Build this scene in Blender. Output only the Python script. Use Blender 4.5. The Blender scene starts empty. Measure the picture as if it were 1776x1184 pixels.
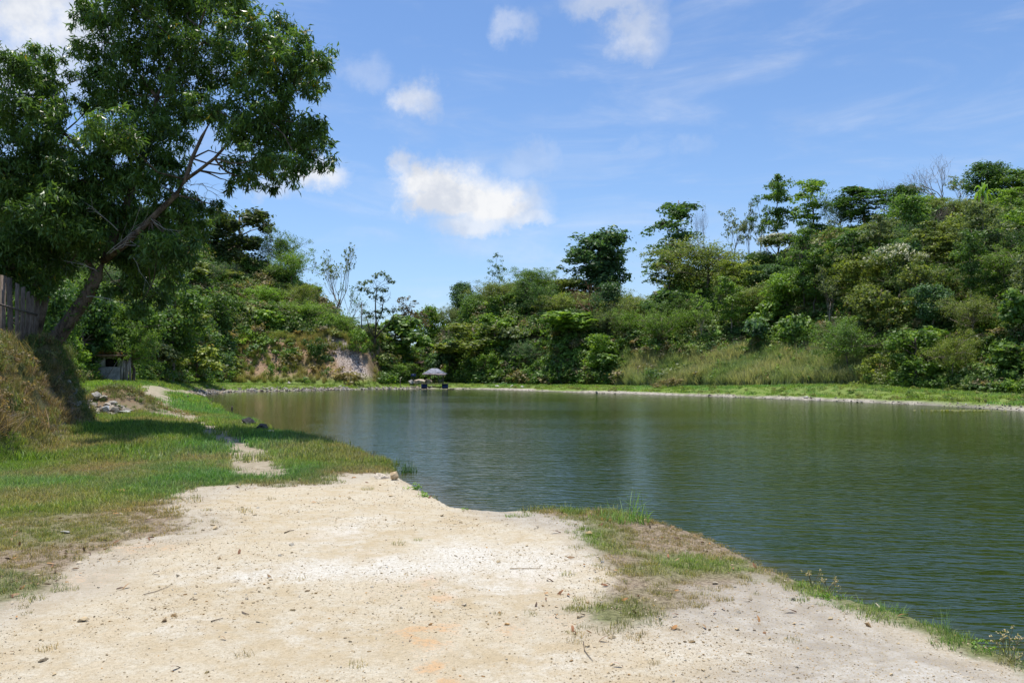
import bpy, bmesh, math
import numpy as np
from mathutils import Vector, Matrix

scene = bpy.context.scene
R = math.radians
# ------------------------------------------------------------------ camera
F, CX, CY, HZ = 1381.3, 888.0, 592.0, 648.0          # focal length and horizon of the photo in its pixels
PITCH = math.atan((HZ - CY) / F)
CAMZ = 1.65
cd = bpy.data.cameras.new('camera'); cam = bpy.data.objects.new('camera', cd)
scene.collection.objects.link(cam)
cd.sensor_width = 36.0; cd.lens = 36.0 * F / 1776.0
cd.clip_start = 0.05; cd.clip_end = 6000
cam.location = (0, 0, CAMZ); cam.rotation_euler = (R(90) + PITCH, 0, 0)
scene.camera = cam
# ------------------------------------------------------------------ sun, sky, exposure
SUN = Vector((-0.10, 0.16, 1.0)).normalized()
sl = bpy.data.lights.new('sun', 'SUN'); so = bpy.data.objects.new('sun', sl)
scene.collection.objects.link(so)
sl.energy = 4.6; sl.angle = R(0.53); sl.color = (1.0, 0.955, 0.88)
so.rotation_euler = SUN.to_track_quat('Z', 'Y').to_euler(); so.location = (0, 0, 60)
EL = math.asin(SUN.z); AZ = math.atan2(SUN.x, SUN.y)
vs = scene.view_settings
vs.view_transform = 'Standard'; vs.look = 'None'; vs.exposure = 0.22; vs.gamma = 1.0; vs.use_curve_mapping = False
scene.cycles.max_bounces = 6; scene.cycles.diffuse_bounces = 2; scene.cycles.glossy_bounces = 2
scene.cycles.transmission_bounces = 3; scene.cycles.transparent_max_bounces = 4
scene.cycles.use_denoising = True

def pray(u, v):
    c, s = math.cos(PITCH), math.sin(PITCH)
    x, y, z = (u - CX), F, (CY - v)
    return np.array([x, y * c - z * s, y * s + z * c]) / F
def at(u, v, Y):
    d = pray(u, v); k = Y / d[1]
    return np.array([d[0] * k, Y, CAMZ + d[2] * k])
def onz(u, v, z):
    d = pray(u, v); k = (z - CAMZ) / d[2]
    return np.array([d[0] * k, d[1] * k])

# ---- node helpers
def N(nt, typ, **kw):
    n = nt.nodes.new(typ)
    for k, val in kw.items():
        if k == 'inp':
            for kk, vv in val.items(): n.inputs[kk].default_value = vv
        else: setattr(n, k, val)
    return n
def M2(nt, op, a, b=None, c=None, clamp=False):
    n = nt.nodes.new('ShaderNodeMath'); n.operation = op; n.use_clamp = clamp
    for i, s in enumerate((a, b, c)):
        if s is None: continue
        if isinstance(s, (int, float)): n.inputs[i].default_value = s
        else: nt.links.new(s, n.inputs[i])
    return n.outputs[0]
def VM(nt, op, a, b=None):
    n = nt.nodes.new('ShaderNodeVectorMath'); n.operation = op
    for i, s in enumerate((a, b)):
        if s is None: continue
        if isinstance(s, (tuple, list)): n.inputs[i].default_value = s
        else: nt.links.new(s, n.inputs[i])
    return n
def MIX(nt, f, a, b, blend='MIX'):
    n = nt.nodes.new('ShaderNodeMix'); n.data_type = 'RGBA'; n.blend_type = blend
    for idx, s in ((0, f), (6, a), (7, b)):
        if isinstance(s, (int, float)): n.inputs[idx].default_value = s
        elif isinstance(s, (tuple, list)): n.inputs[idx].default_value = (*s[:3], 1)
        else: nt.links.new(s, n.inputs[idx])
    return n.outputs[2]
def NOISE(nt, vec, scale, detail=4, rough=0.55, dist=0.0, out=0):
    n = N(nt, 'ShaderNodeTexNoise', inp={'Scale': scale, 'Detail': detail, 'Roughness': rough, 'Distortion': dist})
    if vec is not None: nt.links.new(vec, n.inputs['Vector'])
    return n.outputs[out]
def SS(nt, x, lo, hi, a=0.0, b=1.0):
    n = N(nt, 'ShaderNodeMapRange', interpolation_type='SMOOTHSTEP')
    n.inputs['From Min'].default_value = lo; n.inputs['From Max'].default_value = hi
    n.inputs['To Min'].default_value = a; n.inputs['To Max'].default_value = b
    if isinstance(x, (int, float)): n.inputs[0].default_value = x
    else: nt.links.new(x, n.inputs[0])
    return n.outputs[0]
def RAMP(nt, f, stops):
    n = N(nt, 'ShaderNodeValToRGB'); cr = n.color_ramp
    while len(cr.elements) < len(stops): cr.elements.new(0.5)
    for e, (p, c) in zip(cr.elements, stops): e.position = p; e.color = (*c, 1)
    nt.links.new(f, n.inputs[0]); return n.outputs[0]

# ---- world: Nishita sky with clouds placed by direction
world = bpy.data.worlds.new('World'); scene.world = world; world.use_nodes = True
wt = world.node_tree; wt.nodes.clear()
sky = N(wt, 'ShaderNodeTexSky', sky_type='NISHITA', sun_disc=False, sun_elevation=EL, sun_rotation=AZ,
        air_density=1.0, dust_density=0.6, ozone_density=2.6, altitude=60)
tc = N(wt, 'ShaderNodeTexCoord'); D = tc.outputs['Generated']
Dn = VM(wt, 'NORMALIZE', D).outputs[0]
skyc = VM(wt, 'MULTIPLY', sky.outputs[0], (0.122, 0.122, 0.122)).outputs[0]
sep = N(wt, 'ShaderNodeSeparateXYZ'); wt.links.new(Dn, sep.inputs[0])
wz = sep.outputs[2]
wn1 = N(wt, 'ShaderNodeTexNoise', inp={'Scale': 11.0, 'Detail': 9.0, 'Roughness': 0.66}); wt.links.new(Dn, wn1.inputs['Vector'])
off = VM(wt, 'SUBTRACT', wn1.outputs['Color'], (0.5, 0.5, 0.5)).outputs[0]
offs = VM(wt, 'MULTIPLY', off, (0.10, 0.10, 0.10)).outputs[0]
Dd = VM(wt, 'ADD', Dn, offs).outputs[0]
def dirpx(u, v):
    d = pray(u, v); return d / np.linalg.norm(d)
mask = None
# (u, v, half width px, half height px, strength)
CL = [(745, 325, 62, 42, 1.15), (800, 330, 85, 50, 1.2), (860, 350, 80, 50, 1.05), (905, 380, 55, 22, .7), (830, 388, 85, 28, .75), (700, 300, 28, 30, .7),
      (718, 178, 44, 36, .72), (690, 175, 24, 28, .3), (640, 128, 40, 32, .22), (888, 45, 34, 34, .38), (925, 280, 55, 32, .26), (545, 305, 60, 30, .9), (465, 325, 50, 20, .5),
      (1095, 45, 52, 58, .62), (1060, 5, 75, 25, .6), (1105, 90, 26, 26, .35), (60, 20, 130, 75, .95), (40, 110, 110, 75, .62), (180, 130, 70, 60, .25), (1205, 250, 28, 20, .14), (1100, 262, 26, 16, .12),
      (-400, 200, 200, 90, 1.0), (2300, 120, 180, 80, .9), (2700, 330, 140, 50, .8)]
for (u, v, w, h, st) in CL:
    c = dirpx(u, v); rw = w / F * 1.35; rh = h / F * 1.35
    e = VM(wt, 'SUBTRACT', Dd, tuple(c)).outputs[0]
    e = VM(wt, 'MULTIPLY', e, (1 / rw, 1 / rw, 1 / rh)).outputs[0]
    l = VM(wt, 'LENGTH', e).outputs['Value']
    m = SS(wt, l, 1.0, 0.25, 0.0, st)
    mask = m if mask is None else M2(wt, 'MAXIMUM', mask, m)
wn2 = NOISE(wt, Dn, 22.0, 7, 0.62)
cm = M2(wt, 'MULTIPLY', mask, SS(wt, wn2, 0.26, 0.56, 0.45, 1.0))
# thin streaky cirrus all over the sky
strv = VM(wt, 'MULTIPLY', Dn, (2.2, 2.2, 9.0)).outputs[0]
cir = NOISE(wt, strv, 2.1, 6, 0.6, 0.5)
cirm = SS(wt, cir, 0.44, 0.85, 0.0, 0.36)
cloudm = M2(wt, 'MAXIMUM', cm, cirm, clamp=True)
cshade = NOISE(wt, Dn, 14.0, 5, 0.6)
ccol = MIX(wt, SS(wt, cshade, 0.36, 0.60), (0.58, 0.62, 0.70), (0.80, 0.81, 0.83))
low = SS(wt, wz, 0.62, 0.0, 0.0, 1.0)
tinted = MIX(wt, 1.0, skyc, (0.83, 0.99, 1.17), 'MULTIPLY')
hazed = MIX(wt, M2(wt, 'MULTIPLY', M2(wt, 'POWER', low, 2.6), 0.30), tinted, (0.46, 0.62, 0.86))
final = MIX(wt, cloudm, hazed, ccol)
bg = N(wt, 'ShaderNodeBackground'); bg.inputs['Strength'].default_value = 1.0
wt.links.new(final, bg.inputs[0])
wo = N(wt, 'ShaderNodeOutputWorld'); wt.links.new(bg.outputs[0], wo.inputs[0])

# ------------------------------------------------------------------ numeric helpers
def hsh(ix, iy, seed):
    n = (ix.astype(np.int64) * 374761393 + iy.astype(np.int64) * 668265263 + seed * 974634777) & 0xffffffff
    n = ((n ^ (n >> 13)) * 1274126177) & 0xffffffff
    n = (n ^ (n >> 16)) & 0xffffff
    return n / float(0xffffff)
def vn(x, y, s, seed):
    x = np.asarray(x, float) / s; y = np.asarray(y, float) / s
    ix = np.floor(x); iy = np.floor(y); fx = x - ix; fy = y - iy
    fx = fx * fx * (3 - 2 * fx); fy = fy * fy * (3 - 2 * fy)
    a = hsh(ix, iy, seed); b = hsh(ix + 1, iy, seed); c = hsh(ix, iy + 1, seed); d = hsh(ix + 1, iy + 1, seed)
    return (a + (b - a) * fx) * (1 - fy) + (c + (d - c) * fx) * fy - 0.5
def fbm(x, y, s, seed, o=4):
    r = 0; a = 1.0
    for i in range(o):
        r = r + a * vn(x, y, s / 2 ** i, seed + i * 17); a *= 0.5
    return r
def sst(x, a, b):
    t = np.clip((np.asarray(x, float) - a) / (b - a), 0, 1); return t * t * (3 - 2 * t)
def poly_sd(P, x, y):
    """signed distance to a closed polygon, negative inside"""
    P = np.asarray(P, float); x = np.asarray(x, float); y = np.asarray(y, float)
    best = np.full(x.shape, 1e18); ins = np.zeros(x.shape, bool)
    for i in range(len(P)):
        ax, ay = P[i]; bx, by = P[(i + 1) % len(P)]
        ex, ey = bx - ax, by - ay
        t = np.clip(((x - ax) * ex + (y - ay) * ey) / (ex * ex + ey * ey + 1e-12), 0, 1)
        d = (x - ax - t * ex) ** 2 + (y - ay - t * ey) ** 2
        best = np.minimum(best, d)
        c = ((ay > y) != (by > y))
        with np.errstate(divide='ignore', invalid='ignore'):
            xi = ex * (y - ay) / (ey if ey != 0 else 1e-12) + ax
        ins ^= c & (x < xi)
    d = np.sqrt(best)
    return np.where(ins, -d, d)

# ------------------------------------------------------------------ terrain
WZ = -0.55
near_edge = [(1850, 1160), (1776, 1128), (1640, 1078), (1500, 1036), (1380, 992), (1330, 965), (1240, 928), (1140, 902), (1050, 886),
             (940, 881), (850, 884), (805, 879), (745, 846), (700, 822), (682, 812), (690, 803), (668, 797), (640, 787), (590, 771), (540, 761), (470, 752)]
shore = []
for i, (u, v) in enumerate(near_edge):
    p = onz(u, v, -0.06)
    shore.append((p[0] + 0.14, p[1] + 0.22))
for (u, v) in [(448, 745), (425, 733), (400, 719), (380, 706), (362, 696), (348, 689), (352, 684), (375, 681), (420, 679), (500, 677.6), (560, 676.6), (620, 675.6), (700, 674.4),
               (760, 674.2), (830, 675), (900, 677), (1000, 680.5), (1080, 682.5), (1150, 685), (1225, 687), (1300, 689.5), (1370, 692.5), (1450, 695.5), (1520, 698.5), (1600, 702), (1690, 707), (1776, 712.5), (1900, 722)]:
    p = onz(u, v, WZ); shore.append((p[0], p[1]))
shore += [(48, 36), (58, 18), (56, -8), (30, -16), (14, -12), (8.5, -2), (5.2, 3.0)]
shore = np.array(shore)
def upos(u): return (u - CX) / F
TAB = [
 (-3500, [(22, 2.3), (28, 6), (32, 8), (42, 14), (60, 22), (90, 24)]),
 (-1500, [(30, 1.5), (36, 6), (40, 8), (50, 14), (70, 22), (110, 24)]),
 (-300, [(38, 1.4), (44, 6), (50, 8), (65, 16), (90, 26), (130, 28)]),
 (0, [(50, 1.5), (56, 5), (64, 8), (80, 16), (105, 26), (150, 28)]),
 (150, [(60, 1.2), (66, 5), (76, 8), (92, 15), (115, 25), (160, 27)]),
 (280, [(84, .7), (92, 5), (100, 8), (112, 14), (138, 26), (180, 27)]),
 (400, [(110, .4), (120, 6.5), (125, 7.5), (131, 12.5), (150, 24), (190, 25)]),
 (500, [(112, .4), (122, 7), (127, 7.6), (132, 11.5), (148, 18.5), (190, 19)]),
 (580, [(113, .3), (123, 7.3), (127, 7.6), (131, 9), (140, 11), (190, 10)]),
 (640, [(115, .2), (124, 7.4), (127, 7.2), (131, 7), (140, 5.5), (190, 5)]),
 (690, [(124, .1), (130, 4), (134, 4.5), (140, 4), (150, 3.5), (190, 4)]),
 (725, [(140, .2), (150, 1.5), (158, 3), (165, 4), (175, 5), (200, 6)]),
 (770, [(136, .2), (141, 4), (147, 7), (155, 8.5), (165, 9.5), (200, 9)]),
 (830, [(124, .1), (129, 5), (136, 9.5), (143, 12), (152, 14), (190, 14)]),
 (920, [(116, .1), (121, 5), (127, 10), (134, 13), (145, 16.5), (190, 17)]),
 (1020, [(110, .3), (114, 4), (120, 9), (128, 12), (140, 14.5), (190, 14.5)]),
 (1120, [(99, .6), (106, 4), (113, 7.5), (122, 9.5), (133, 10.2), (190, 10)]),
 (1180, [(96, .7), (103, 4), (110, 8), (120, 13), (132, 16.5), (190, 17)]),
 (1300, [(88, .8), (97, 4), (104, 9), (113, 13.5), (126, 17.6), (180, 18)]),
 (1450, [(77, .8), (85, 4.5), (94, 10), (105, 15), (119, 21.5), (170, 22)]),
 (1600, [(68, .5), (75, 5), (84, 10.5), (97, 16), (112, 23.2), (160, 24)]),
 (1776, [(60, .2), (66, 4.5), (75, 10), (88, 16), (104, 24.2), (150, 26)]),
 (2200, [(48, .3), (54, 4), (62, 10), (74, 16), (90, 25), (130, 28)]),
 (3200, [(34, .3), (38, 4), (45, 9), (55, 15), (70, 22), (100, 25)]),
]
TT = np.array([upos(r[0]) for r in TAB]); TY = np.array([[k[0] for k in r[1]] for r in TAB]); TZ = np.array([[k[1] for k in r[1]] for r in TAB])
BANK = [(-7.4, -60), (-7.6, 0), (-8.2, 8), (-9.1, 13), (-10.2, 17), (-11.6, 21), (-12.55, 23.8), (-13.5, 25.8), (-16.5, 28.3), (-21, 33), (-30, 37), (-60, 42), (-400, 60), (-400, -60)]
def terr(x, y, detail=True):
    x = np.asarray(x, float); y = np.asarray(y, float)
    d = poly_sd(shore, x, y)
    yy = np.maximum(y, 4.0); t = x / yy
    # base land: flat near the camera, rising gently towards the shed, a low berm on the far right shore
    g = sst(y, 18, 56) * sst(-t, .30, .52) * 1.0 + 0.15 * sst(y, 60, 100) * sst(-t, .2, .3)
    g = g + 0.55 * np.exp(-((t - .44) / .17) ** 2) * sst(y, 55, 75) * sst(d, 1.5, 6)
    nearz = -0.05 + 0.05 * sst(d, .4, 2.0)
    near = WZ + (nearz - WZ) * sst(d, -.05, .42)
    farz = WZ + 0.24 * sst(d, -.2, 1.2) + 0.33 * sst(d, 1.0, 4.5)
    w = sst(y, 24, 40)
    land = near * (1 - w) + farz * w + g * sst(d, 0.2, 4)
    under = WZ - np.minimum(1.6, 0.05 + 0.35 * np.maximum(-d, 0))
    z = np.where(d > 0, land, np.where(d > -.3, WZ + (near - WZ) * (1 - w) + d * .3, under))
    # hills
    ky = np.stack([np.interp(t, TT, TY[:, k]) for k in range(6)]); kz = np.stack([np.interp(t, TT, TZ[:, k]) for k in range(6)])
    kap = np.full(x.shape, -1.0); hz = np.zeros(x.shape)
    for k in range(5):
        s = (y >= ky[k]) & (y < ky[k + 1]); f = (y - ky[k]) / (ky[k + 1] - ky[k])
        f2 = f if k else f * (0.35 + 0.65 * f)
        hz = np.where(s, kz[k] + (kz[k + 1] - kz[k]) * f2, hz); kap = np.where(s, k + f, kap)
    s = y >= ky[5]; hz = np.where(s, kz[5] - 0.02 * (y - ky[5]), hz); kap = np.where(s, 5.0, kap)
    k01 = np.clip(kap, 0, 1)
    if detail:
        hz = hz + k01 * (fbm(x, y, 9, 5) * 2.2 + fbm(x, y, 2.6, 9, 3) * 0.8)
    bl = sst(y, ky[0] - 3, ky[0] + .5)
    z = np.where(kap >= 0, np.maximum(hz, z * (1 - bl) + hz * bl), z)
    # cut bank on the left
    sb = -poly_sd(BANK, x, y)
    wob = fbm(x, y, 2.2, 31, 4) * .9 if detail else 0
    bz = 2.35 * sst(sb + wob * (.7 - .45 * sst(y, 19, 22)), -.3, 1.5 - .45 * sst(y, 19, 22)) + 0.06 * np.clip(sb - 2, 0, 20)
    if detail: bz = bz + sst(sb, .1, .8) * fbm(x, y, 1.1, 77, 4) * .62
    z = np.where((sb > -.6) & (y < 60), np.maximum(z, z * 0 + bz + np.where(sb > 0, 0, z) + np.where(sb > 0, sst(y, 18, 56) * .3, 0)), z)
    z = z + .85 * np.exp(-(((x + 15.0) / 1.25) ** 2 + ((y - 30.4) / 1.3) ** 2) ** 1.2) * (sb < 1.2)
    if detail:
        z = z + np.where(d > .3, 1, 0) * (fbm(x, y, 3.0, 3, 3) * .05 + fbm(x, y, .5, 13, 3) * .014)
    return z, d, kap, sb
def H1(x, y): return float(terr(np.array([x]), np.array([y]))[0][0])
def hit(u, v, ymin=3.0, ymax=170):
    """first point of the ground along the line of sight"""
    d = pray(u, v); ys = ymin * (ymax / ymin) ** np.linspace(0, 1, 1200)
    k = ys / d[1]; X = d[0] * k; Z = CAMZ + d[2] * k
    tz = terr(X, ys)[0]; w = np.nonzero(Z <= tz)[0]
    i = w[0] if len(w) else len(ys) - 1
    return np.array([X[i], ys[i], tz[i]])

# ------------------------------------------------------------------ mesh helpers
def mk(name, V, T, mats=(), mi=None, col=None, smooth=False, attrs=None):
    me = bpy.data.meshes.new(name); V = np.asarray(V, np.float32); T = np.asarray(T, np.int32)
    me.vertices.add(len(V)); me.vertices.foreach_set('co', V.ravel())
    n = len(T); k = T.shape[1]
    me.loops.add(n * k); me.loops.foreach_set('vertex_index', T.ravel())
    me.polygons.add(n); me.polygons.foreach_set('loop_start', np.arange(0, n * k, k, dtype=np.int32))
    me.polygons.foreach_set('loop_total', np.full(n, k, np.int32))
    for m in mats: me.materials.append(m)
    if mi is not None: me.polygons.foreach_set('material_index', np.asarray(mi, np.int32))
    if smooth: me.polygons.foreach_set('use_smooth', np.ones(n, bool))
    A = dict(attrs or {})
    if col is not None: A['tint'] = col
    for kx, a in A.items():
        at_ = me.attributes.new(kx, 'FLOAT', 'POINT'); at_.data.foreach_set('value', np.asarray(a, np.float32))
    me.update(calc_edges=True)
    return me
class G:
    def __init__(s): s.v = []; s.t = []; s.c = []; s.m = []; s.n = 0
    def add(s, V, T, c=0.5, m=0):
        V = np.asarray(V, float).reshape(-1, 3); T = np.asarray(T, int).reshape(-1, 3)
        s.v.append(V); s.t.append(T + s.n); s.n += len(V)
        s.c.append(np.broadcast_to(np.asarray(c, float), (len(V),)).copy()); s.m.append(np.full(len(T), m))
        return s
    def mesh(s, name, mats=(), smooth=False):
        if not s.v: s.add([[0, 0, 0], [0, 0, .01], [0, .01, 0]], [[0, 1, 2]])
        return mk(name, np.concatenate(s.v), np.concatenate(s.t), mats, np.concatenate(s.m), np.concatenate(s.c), smooth)
def tube(g, P, r, sides=5, c=0.5, m=0, cap=True):
    P = np.asarray(P, float); n = len(P); r = np.broadcast_to(np.asarray(r, float), (n,))
    d = np.gradient(P, axis=0); d /= np.linalg.norm(d, axis=1)[:, None] + 1e-9
    up = np.where(np.abs(d[:, 2:3]) > .9, np.array([[1., 0, 0]]), np.array([[0., 0, 1]]))
    a = np.cross(d, up); a /= np.linalg.norm(a, axis=1)[:, None] + 1e-9; b = np.cross(d, a)
    th = np.arange(sides) * 2 * math.pi / sides
    V = P[:, None] + r[:, None, None] * (a[:, None] * np.cos(th)[None, :, None] + b[:, None] * np.sin(th)[None, :, None])
    i = np.arange(n - 1)[:, None] * sides; j = np.arange(sides)[None]; j2 = (j + 1) % sides
    q = np.stack([i + j, i + j2, i + sides + j2, i + sides + j], -1).reshape(-1, 4)
    T = np.concatenate([q[:, [0, 1, 2]], q[:, [0, 2, 3]]]); V = V.reshape(-1, 3)
    if cap:
        V = np.concatenate([V, P[:1], P[-1:]]); j = np.arange(sides)
        T = np.concatenate([T, np.stack([(j + 1) % sides, j, j * 0 + len(V) - 2], -1), np.stack([(n - 1) * sides + j, (n - 1) * sides + (j + 1) % sides, j * 0 + len(V) - 1], -1)])
    g.add(V, T, c, m)
def box(g, c, s, rz=0, m=0, col=.5, ry=0, rx=0):
    x, y, z = np.array(s) / 2
    V = np.array([[i * x, j * y, k * z] for i in (-1, 1) for j in (-1, 1) for k in (-1, 1)])
    Rm = np.array((Matrix.Rotation(rz, 3, 'Z') @ Matrix.Rotation(ry, 3, 'Y') @ Matrix.Rotation(rx, 3, 'X')))
    V = V @ Rm.T + np.array(c)
    q = np.array([[0, 1, 3, 2], [4, 6, 7, 5], [0, 4, 5, 1], [2, 3, 7, 6], [0, 2, 6, 4], [1, 5, 7, 3]])
    g.add(V, np.concatenate([q[:, [0, 1, 2]], q[:, [0, 2, 3]]]), col, m)
def nrm(a): return a / (np.linalg.norm(a, axis=-1, keepdims=True) + 1e-9)
def leafcards(g, P, Nn, L, W, rng, tint, m=0, droop=0.0, fold=.18):
    n = len(P); t = nrm(np.cross(Nn, rng.normal(size=(n, 3)))); 
    if droop: t = nrm(t + np.array([0, 0, -droop])); Nn = nrm(Nn - t * (Nn * t).sum(1)[:, None])
    b = np.cross(Nn, t); L = np.broadcast_to(L, (n,))[:, None]; W = np.broadcast_to(W, (n,))[:, None]
    V = np.stack([P - t * L, P + b * W - Nn * W * fold, P + t * L - Nn * L * fold, P - b * W - Nn * W * fold], 1).reshape(-1, 3)
    i = np.arange(n)[:, None] * 4
    T = np.concatenate([i + [0, 1, 2], i + [0, 2, 3]]).reshape(-1, 3)
    g.add(V, T, np.repeat(tint, 4), m)
COL = scene.collection
def link(o, parent=None):
    COL.objects.link(o)
    if parent is not None: o.parent = parent
    return o
def tag(o, label=None, cat=None, group=None, kind=None):
    if label: o['label'] = label
    if cat: o['category'] = cat
    if group: o['group'] = group
    if kind: o['kind'] = kind
    return o
def obj(name, me, parent=None, loc=(0, 0, 0), rot=(0, 0, 0), sc=(1, 1, 1)):
    o = bpy.data.objects.new(name, me); o.location = loc; o.rotation_euler = rot; o.scale = sc
    return link(o, parent)
def empty(name, loc, rz=0, sc=(1, 1, 1)):
    o = bpy.data.objects.new(name, None); o.location = loc; o.rotation_euler = (0, 0, rz); o.scale = sc; o.empty_display_size = .3
    return link(o)

# ------------------------------------------------------------------ materials
def newmat(name):
    m = bpy.data.materials.new(name); m.use_nodes = True; nt = m.node_tree; nt.nodes.clear()
    out = N(nt, 'ShaderNodeOutputMaterial'); return m, nt, out
def princ(nt, out, col, rough=.8, spec=.3, normal=None):
    p = N(nt, 'ShaderNodeBsdfPrincipled')
    if isinstance(col, (tuple, list)): p.inputs['Base Color'].default_value = (*col[:3], 1)
    else: nt.links.new(col, p.inputs['Base Color'])
    if isinstance(rough, (int, float)): p.inputs['Roughness'].default_value = rough
    else: nt.links.new(rough, p.inputs['Roughness'])
    p.inputs['Specular IOR Level'].default_value = spec
    if normal is not None: nt.links.new(normal, p.inputs['Normal'])
    nt.links.new(p.outputs[0], out.inputs[0]); return p
def attr(nt, name, typ='GEOMETRY'):
    a = N(nt, 'ShaderNodeAttribute', attribute_name=name, attribute_type=typ); return a
def foliage_mat(name, mode='object', transl=.42, rough=.5, spec=.35, base=None, accent=None):
    m, nt, out = newmat(name)
    tint = attr(nt, 'tint').outputs['Fac']
    if mode == 'object': c = N(nt, 'ShaderNodeObjectInfo').outputs['Color']
    elif mode == 'inst': c = attr(nt, 'icol', 'INSTANCER').outputs['Color']
    else: c = N(nt, 'ShaderNodeRGB').outputs[0]; c.default_value = (*base, 1)
    v = SS(nt, tint, 0, 1, .60, 1.95)
    comb = N(nt, 'ShaderNodeCombineXYZ')
    nt.links.new(M2(nt, 'MULTIPLY', v, SS(nt, tint, .5, 1, .98, 1.2)), comb.inputs[0]); nt.links.new(v, comb.inputs[1]); nt.links.new(M2(nt, 'MULTIPLY', v, .9), comb.inputs[2])
    cc = VM(nt, 'MULTIPLY', c, comb.outputs[0]).outputs[0]
    if accent:
        cc = MIX(nt, SS(nt, tint, accent[0], accent[0] + .01), cc, accent[1])
    p = princ(nt, out, cc, rough, spec)
    tr = N(nt, 'ShaderNodeBsdfTranslucent'); 
    nt.links.new(MIX(nt, 1.0, cc, (1.2, 1.25, .6), 'MULTIPLY'), tr.inputs[0])
    mx = N(nt, 'ShaderNodeMixShader'); mx.inputs[0].default_value = transl
    nt.links.new(p.outputs[0], mx.inputs[1]); nt.links.new(tr.outputs[0], mx.inputs[2]); nt.links.new(mx.outputs[0], out.inputs[0])
    return m
def rough_mat(name, c1, c2, scale=6, rough=.85, bump=.5, bd=.02, obj_col=False, coord='Object', stretch=(1, 1, 1), spec=.25):
    m, nt, out = newmat(name)
    tcn = N(nt, 'ShaderNodeTexCoord'); vec = VM(nt, 'MULTIPLY', tcn.outputs[coord], stretch).outputs[0]
    n1 = NOISE(nt, vec, scale, 6, .62); n2 = NOISE(nt, vec, scale * 5, 4, .6)
    f = M2(nt, 'ADD', M2(nt, 'MULTIPLY', n1, .65), M2(nt, 'MULTIPLY', n2, .35))
    c = MIX(nt, SS(nt, f, .36, .62), c1, c2)
    if obj_col: c = MIX(nt, 1.0, c, N(nt, 'ShaderNodeObjectInfo').outputs['Color'], 'MULTIPLY')
    b = N(nt, 'ShaderNodeBump', inp={'Strength': bump, 'Distance': bd}); nt.links.new(f, b.inputs['Height'])
    princ(nt, out, c, rough, spec, b.outputs[0]); return m
FOL = foliage_mat('foliage')
FOLI = foliage_mat('foliage_scatter', 'inst')
LEAFM = foliage_mat('main_tree_leaf', 'fixed', transl=.36, rough=.38, spec=.45, base=(.088, .158, .038), accent=(.985, (.42, .30, .04)))
FLOWER = rough_mat('cream_blossom', (.55, .52, .30), (.75, .72, .5), 4, .8, .1)
BARK = rough_mat('bark', (.10, .075, .055), (.30, .25, .20), 9, .9, .8, .03, True, 'Object', (1, 1, .25))
BARK1 = rough_mat('dark_bark', (.045, .032, .024), (.24, .18, .13), 5, .9, 1.0, .05, False, 'Object', (1, 1, .45))
PALE = rough_mat('pale_twig', (.30, .26, .22), (.52, .48, .43), 6, .9, .4, .01, True)
STONE = rough_mat('stone_surface', (.22, .21, .19), (.56, .54, .50), 3.2, .9, .8, .06, True)
WOODG = rough_mat('weathered_plank', (.13, .10, .08), (.34, .29, .25), 6, .9, .7, .01, True, 'Object', (3, 3, .35))
CONC = rough_mat('stained_concrete', (.20, .19, .175), (.42, .40, .37), 2.2, .92, .5, .02)
RUST = rough_mat('rusty_iron_sheet', (.10, .045, .03), (.33, .22, .17), 3, .8, .4, .02)
PATCH = rough_mat('patched_roof_sheet', (.05, .055, .08), (.27, .28, .33), 2.2, .6, .5, .03)
BLUE = rough_mat('blue_plastic', (.025, .04, .12), (.05, .08, .22), 2.5, .5, .2, .01)
DARK = rough_mat('dark_opening', (.008, .008, .008), (.02, .018, .015), 3, .9, .1)
PINK = rough_mat('faded_awning', (.42, .25, .20), (.62, .50, .44), 3, .9, .4, .02)

# ---- ground material, driven by world-space soil attributes
gm, nt, out = newmat('ground_soil_and_turf')
P0 = N(nt, 'ShaderNodeNewGeometry').outputs['Position']
nA = NOISE(nt, P0, .9, 5, .6); nB = NOISE(nt, P0, 5.0, 5, .62); nC = NOISE(nt, P0, 26.0, 5, .7); nD = NOISE(nt, P0, 110.0, 3, .7)
grain = M2(nt, 'ADD', M2(nt, 'MULTIPLY', nC, .5), M2(nt, 'MULTIPLY', nD, .5))
vor = N(nt, 'ShaderNodeTexVoronoi', inp={'Scale': 46.0, 'Randomness': 1.0}); nt.links.new(P0, vor.inputs['Vector'])
vsep = N(nt, 'ShaderNodeSeparateColor'); nt.links.new(vor.outputs['Color'], vsep.inputs[0])
A = lambda n: attr(nt, n).outputs['Fac']
cream = MIX(nt, SS(nt, nA, .35, .65), (.50, .40, .255), (.59, .51, .375))
cream = MIX(nt, SS(nt, nB, .38, .66, 0, .6), cream, (.61, .565, .46))
grey = MIX(nt, SS(nt, nB, .36, .64), (.35, .315, .27), (.46, .425, .37))
soil = MIX(nt, A('greyness'), cream, grey)
soil = MIX(nt, M2(nt, 'MULTIPLY', A('worn'), .8), soil, MIX(nt, SS(nt, nB, .36, .64), (.24, .20, .13), (.40, .34, .25)))
ow = M2(nt, 'ADD', M2(nt, 'MULTIPLY', A('orange'), SS(nt, nB, .40, .58, .25, 1.25)), M2(nt, 'MULTIPLY', M2(nt, 'SUBTRACT', nC, .5), 1.5))
soil = MIX(nt, SS(nt, ow, .15, .95, 0, .75), soil, (.60, .36, .17))
ww = M2(nt, 'ADD', A('white'), M2(nt, 'MULTIPLY', M2(nt, 'SUBTRACT', nB, .5), .9))
soil = MIX(nt, SS(nt, ww, .12, .95, 0, .85), soil, (.70, .675, .61))
soil = MIX(nt, SS(nt, grain, .40, .58, .62, 0), soil, (.38, .31, .20))
chip = SS(nt, vsep.outputs[0], .80, .84, 0, .6)
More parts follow.
